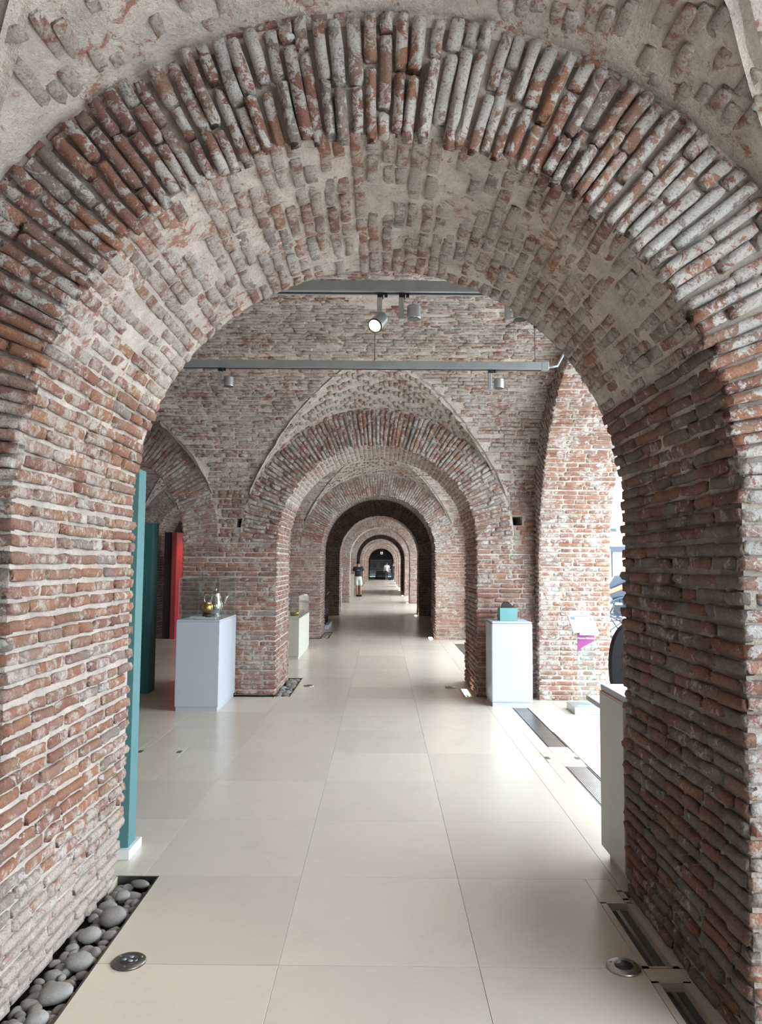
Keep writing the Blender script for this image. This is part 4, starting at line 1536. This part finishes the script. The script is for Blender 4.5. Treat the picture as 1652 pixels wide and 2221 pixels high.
def trousers(root, P, mat, down=1.0, r0=.105, r1=.06, name='trousers'):
    hip = P['hip']
    ch_ = [[(hip, (.165, .125)), ((hip[0], hip[1], hip[2] + .10), (.155, .115))]]
    for s in ('l', 'r'):
        th, kn, an = Vector(P['th' + s]), Vector(P['kn' + s]), Vector(P['an' + s])
        c = [(hip, (.165, .125)), (tuple(th), r0 + .012)]
        if down <= .6:
            c += [(tuple(th.lerp(kn, .5)), r0 + .008), (tuple(th.lerp(kn, down * 1.75)), r0 + .004)]
        else:
            c += [(tuple(th.lerp(kn, .5)), r0 - .01), (tuple(kn), r1 + .018), (tuple(kn.lerp(an, .5)), r1 + .012), (tuple(kn.lerp(an, .96)), r1)]
        ch_.append(c)
    return skin_mesh(name, ch_, mat, root)

def shoes(root, P, mat, sole):
    for s in ('l', 'r'):
        an, to = Vector(P['an' + s]), Vector(P['to' + s])
        d = (to - an); d.z = 0; d.normalize()
        z = min(an.z - .075, to.z - .025)
        sh = MB()
        pts, rads = [], []
        for k, (t, r) in enumerate(((-.07, .030), (-.04, .042), (.02, .046), (.09, .046), (.15, .040), (.185, .024))):
            p = Vector((an.x, an.y, 0)) + d * t
            pts.append((p.x, p.y, z + .040)); rads.append(r)
        sh.tube(pts, rads, 12)
        so = sh.build('shoe', mat, root, True)
        p0, p1 = Vector((an.x, an.y, 0)) - d * .07, Vector((an.x, an.y, 0)) + d * .18
        MB().tube([(p0.x, p0.y, z + .012), (p1.x, p1.y, z + .012)], [.036, .034], 8).build('sole', sole, so, True)

STAND = dict(hip=(0, 0, .93), waist=(0, .01, 1.08), chest=(0, .01, 1.28), top=(0, .015, 1.42), neck=(0, 0, 1.49), head=(0, -.02, 1.62),
             shl=(-.185, .01, 1.41), ell=(-.25, .03, 1.13), wrl=(-.235, -.03, .88), shr=(.185, .01, 1.41), elr=(.245, .03, 1.13), wrr=(.24, -.04, .88),
             thl=(-.095, 0, .86), knl=(-.10, -.01, .49), anl=(-.10, .03, .09), tol=(-.115, -.11, .035),
             thr=(.095, 0, .86), knr=(.11, -.02, .49), anr=(.115, .02, .09), tor=(.15, -.12, .035), face=(.1, -1))
man = person((-1.14, 36.0, 0), 0, 'man in black cap, black t-shirt and white shorts standing by the left wall', 1.72,
             dict(STAND, anl=(-.05, .06, .09), tol=(.03, -.06, .035), knl=(-.06, -.02, .49)), 'skin_tan')
PM = dict(STAND, anl=(-.05, .06, .09), tol=(.03, -.06, .035), knl=(-.06, -.02, .49))
sh_ = shirt(man, PM, 'cloth_black', .62, .022)
MB().box(-.06, .06, -.148, -.143, 1.285, 1.30).build('chest_print', 'print_white', sh_)
trousers(man, PM, 'cloth_white', .55, .105, name='shorts')
shoes(man, PM, 'black_matte', 'black_matte')
cp = MB().sphere((0, -.01, 1.66), (.098, .112, .085), 18, 10).build('cap', 'fabric_black', man, True)
MB().tube([(-.06, -.11, 1.665), (0, -.16, 1.66), (.06, -.11, 1.665)], .016, 8).build('peak', 'fabric_black', cp, True)

WALK = dict(STAND, knl=(-.09, -.12, .50), anl=(-.09, -.02, .10), tol=(-.09, -.17, .06), knr=(.09, .02, .48), anr=(.09, .20, .13), tor=(.09, .12, .035),
            ell=(-.24, .08, 1.14), wrl=(-.23, .02, .89), elr=(.24, -.03, 1.13), wrr=(.235, -.14, .91), face=(0, -1))
w1 = person((.45, 69.5, 0), math.pi + .1, 'person in loose white t-shirt and black trousers walking away down the gallery', 1.70, WALK)
shirt(w1, WALK, 'cloth_grey_white', .65, .03)
trousers(w1, WALK, 'cloth_black', 1.0)
shoes(w1, WALK, 'black_matte', 'print_white')
MB().sphere((0, .015, 1.655), (.092, .112, .095), 16, 10).build('hair', 'hair', w1, True)
WK2 = dict(STAND, knl=(-.08, -.06, .49), anl=(-.08, .03, .10), tol=(-.08, -.12, .045), knr=(.08, -.02, .48), anr=(.08, .10, .10), tor=(.08, -.02, .035))
w2 = person((1.04, 71.0, 0), math.pi - .1, 'long-haired person in black walking beside the right wall at the far end', 1.62, WK2)
shirt(w2, WK2, 'cloth_black', .9, .025, hem=(0, 0, .74))
trousers(w2, WK2, 'cloth_black', 1.0)
shoes(w2, WK2, 'black_matte', 'print_white')
hr = MB().sphere((0, .02, 1.64), (.096, .115, .11), 16, 10)
hr.tube([(0, .08, 1.66), (0, .12, 1.50), (0, .13, 1.30)], [.085, .10, .06], 12)
hr.build('hair', 'hair', w2, True)

# ------------------------------------------------------------------ far end: glazed screen, sign, barrier tape and the dark room behind
ye = YF[12] + THICK
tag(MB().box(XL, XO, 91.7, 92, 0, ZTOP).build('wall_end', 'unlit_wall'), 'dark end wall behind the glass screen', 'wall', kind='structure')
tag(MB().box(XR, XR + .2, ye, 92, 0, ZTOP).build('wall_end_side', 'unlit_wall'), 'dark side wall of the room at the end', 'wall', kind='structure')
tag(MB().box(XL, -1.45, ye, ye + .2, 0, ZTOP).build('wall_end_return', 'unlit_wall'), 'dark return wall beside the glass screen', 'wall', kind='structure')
D = empty('window_1', (0, 79.7, 0))
for x0, x1 in ((-1.32, -.06), (-.06, 1.16)):
    MB().box(x0 + .02, x1 - .02, 0, .012, .03, 1.94).build('pane', 'glass_stand', D)
MB().box(-1.32, 1.16, -.02, .03, 1.94, 2.0).build('transom', 'lamp_silver', D)
MB().box(-1.32, 1.16, -.02, .03, 0, .03).build('threshold', 'steel_dark', D)
MB().box(-.10, -.02, -.03, .04, 1.90, 1.96).build('hinge_plate', 'lamp_silver', D)
tag(D, 'frameless glass door screen closing the far end of the gallery', 'door', kind='structure')
T = MB().box(-1.32, 1.16, 79.3, 79.304, .93, 1.00).build('barrier_tape', 'tape_yellow')
tag(T, 'yellow barrier tape stretched across the far glass door', 'tape')
S = empty('hanging_sign', (-.03, 72.0, 2.50))
MB().box(-.12, .12, 0, .02, 0, .24).build('board', 'sign_white', S)
MB().prism([(-.02, .03), (.02, .03), (.05, .11), (.035, .12), (.02, .20), (-.02, .20), (-.035, .12), (-.05, .11)], 1, -.004, 0).build('figure_symbol', 'black_matte', S)
for x in (-.09, .09):
    MB().tube([(x, .01, .24), (x, .01, .58)], .006, 6).build('wire', 'steel_dark', S)
tag(S, 'small white hanging sign with black figure symbol in the farthest arch', 'sign')
tp = MB()
tp.add([(-.75, 80.0, .0), (.35, 80.0, .0), (.30, 80.1, .85), (-.60, 80.1, .80), (-.7, 81, 0), (.35, 81, 0), (.28, 80.9, .83), (-.55, 80.9, .8)],
       [(0, 1, 2, 3), (1, 5, 6, 2), (5, 4, 7, 6), (4, 0, 3, 7), (3, 2, 6, 7), (0, 4, 5, 1)])
tag(tp.build('covered_crate', 'tarp_green'), 'crate under a dark green cover behind the far glass door', 'crate')

# ------------------------------------------------------------------ courtyard: carriage, stone post, glazed screen
K = empty('horse_carriage', (6.0, 16.2, 0))
def wheel(cx_, cy_, r, nsp=12, nm='wheel'):
    ring = [(cx_ + r * math.cos(t), cy_, r + r * math.sin(t)) for t in np.linspace(0, 2 * math.pi, 37)]
    w_ = MB().tube(ring, .028, 8, cap=False).build(nm, 'navy_lacquer', K, True)
    MB().tube([(cx_, cy_ - .07, r), (cx_, cy_ + .07, r)], .075, 16).build('hub', 'old_stone', w_)
    for k in range(nsp):
        t = 2 * math.pi * k / nsp + .1
        MB().tube([(cx_ + .06 * math.cos(t), cy_, r + .06 * math.sin(t)), (cx_ + r * math.cos(t), cy_, r + r * math.sin(t))], .014, 6).build('spoke', 'navy_lacquer', w_)
wheel(-.88, -.55, .46); wheel(-.88, .55, .46)
wheel(.95, -.55, .55); wheel(.95, .55, .55)
MB().prism([(-1.15, .95), (-1.05, .82), (.0, .72), (1.1, .80), (1.35, 1.05), (1.35, 1.40), (-1.05, 1.38), (-1.2, 1.15)], 1, -.45, .45).build('body', 'navy_lacquer', K)
MB().prism([(-1.35, 1.92), (-1.2, 2.0), (1.3, 2.0), (1.45, 1.92), (1.45, 1.88), (-1.35, 1.88)], 1, -.55, .55).build('canopy', 'navy_lacquer', K)
for x in (-1.1, 1.2):
    for y in (-.45, .45):
        MB().tube([(x, y, 1.35), (x, y, 1.9)], .02, 8).build('canopy_post', 'steel_dark', K)
MB().tube([(-1.5, -.56, 1.02), (-1.2, -.56, 1.04), (-.95, -.56, 1.14), (-.7, -.56, 1.28)], [.02, .045, .05, .03], 10).build('mudguard', 'wood_orange', K, True)
MB().tube([(-.88, -.6, .46), (-.88, .6, .46)], .025, 8).build('axle', 'steel_dark', K)
MB().tube([(.95, -.6, .55), (.95, .6, .55)], .025, 8).build('axle', 'steel_dark', K)
MB().box(-.95, 1.0, -.05, .05, .50, .74).build('chassis', 'navy_lacquer', K)
tag(K, 'dark horse carriage with spoked wheels out in the courtyard', 'carriage')
O = MB().box(6.75, 7.05, 21.0, 21.3, 0, 3.35, .02).build('stone_post', 'old_stone')
tag(O, 'weathered pale stone post standing in the courtyard', 'post')
G = empty('glazed_screen', (9.0, 25.0, 0))
MB().box(-2.6, 4, 0, .05, 0, 2.75).build('pane', 'glazing_blue', G)
MB().box(-2.6, 4, -.03, .08, 2.75, 2.85).build('head_rail', 'navy_lacquer', G)
for k in range(9):
    MB().tube([(-2.5 + k * .75, -.03, .1), (-2.75 + k * .75, -.03, 2.7)], .03, 6).build('strut', 'white_paint', G)
tag(G, 'blue-grey glazed screen with white struts across the courtyard', 'screen')
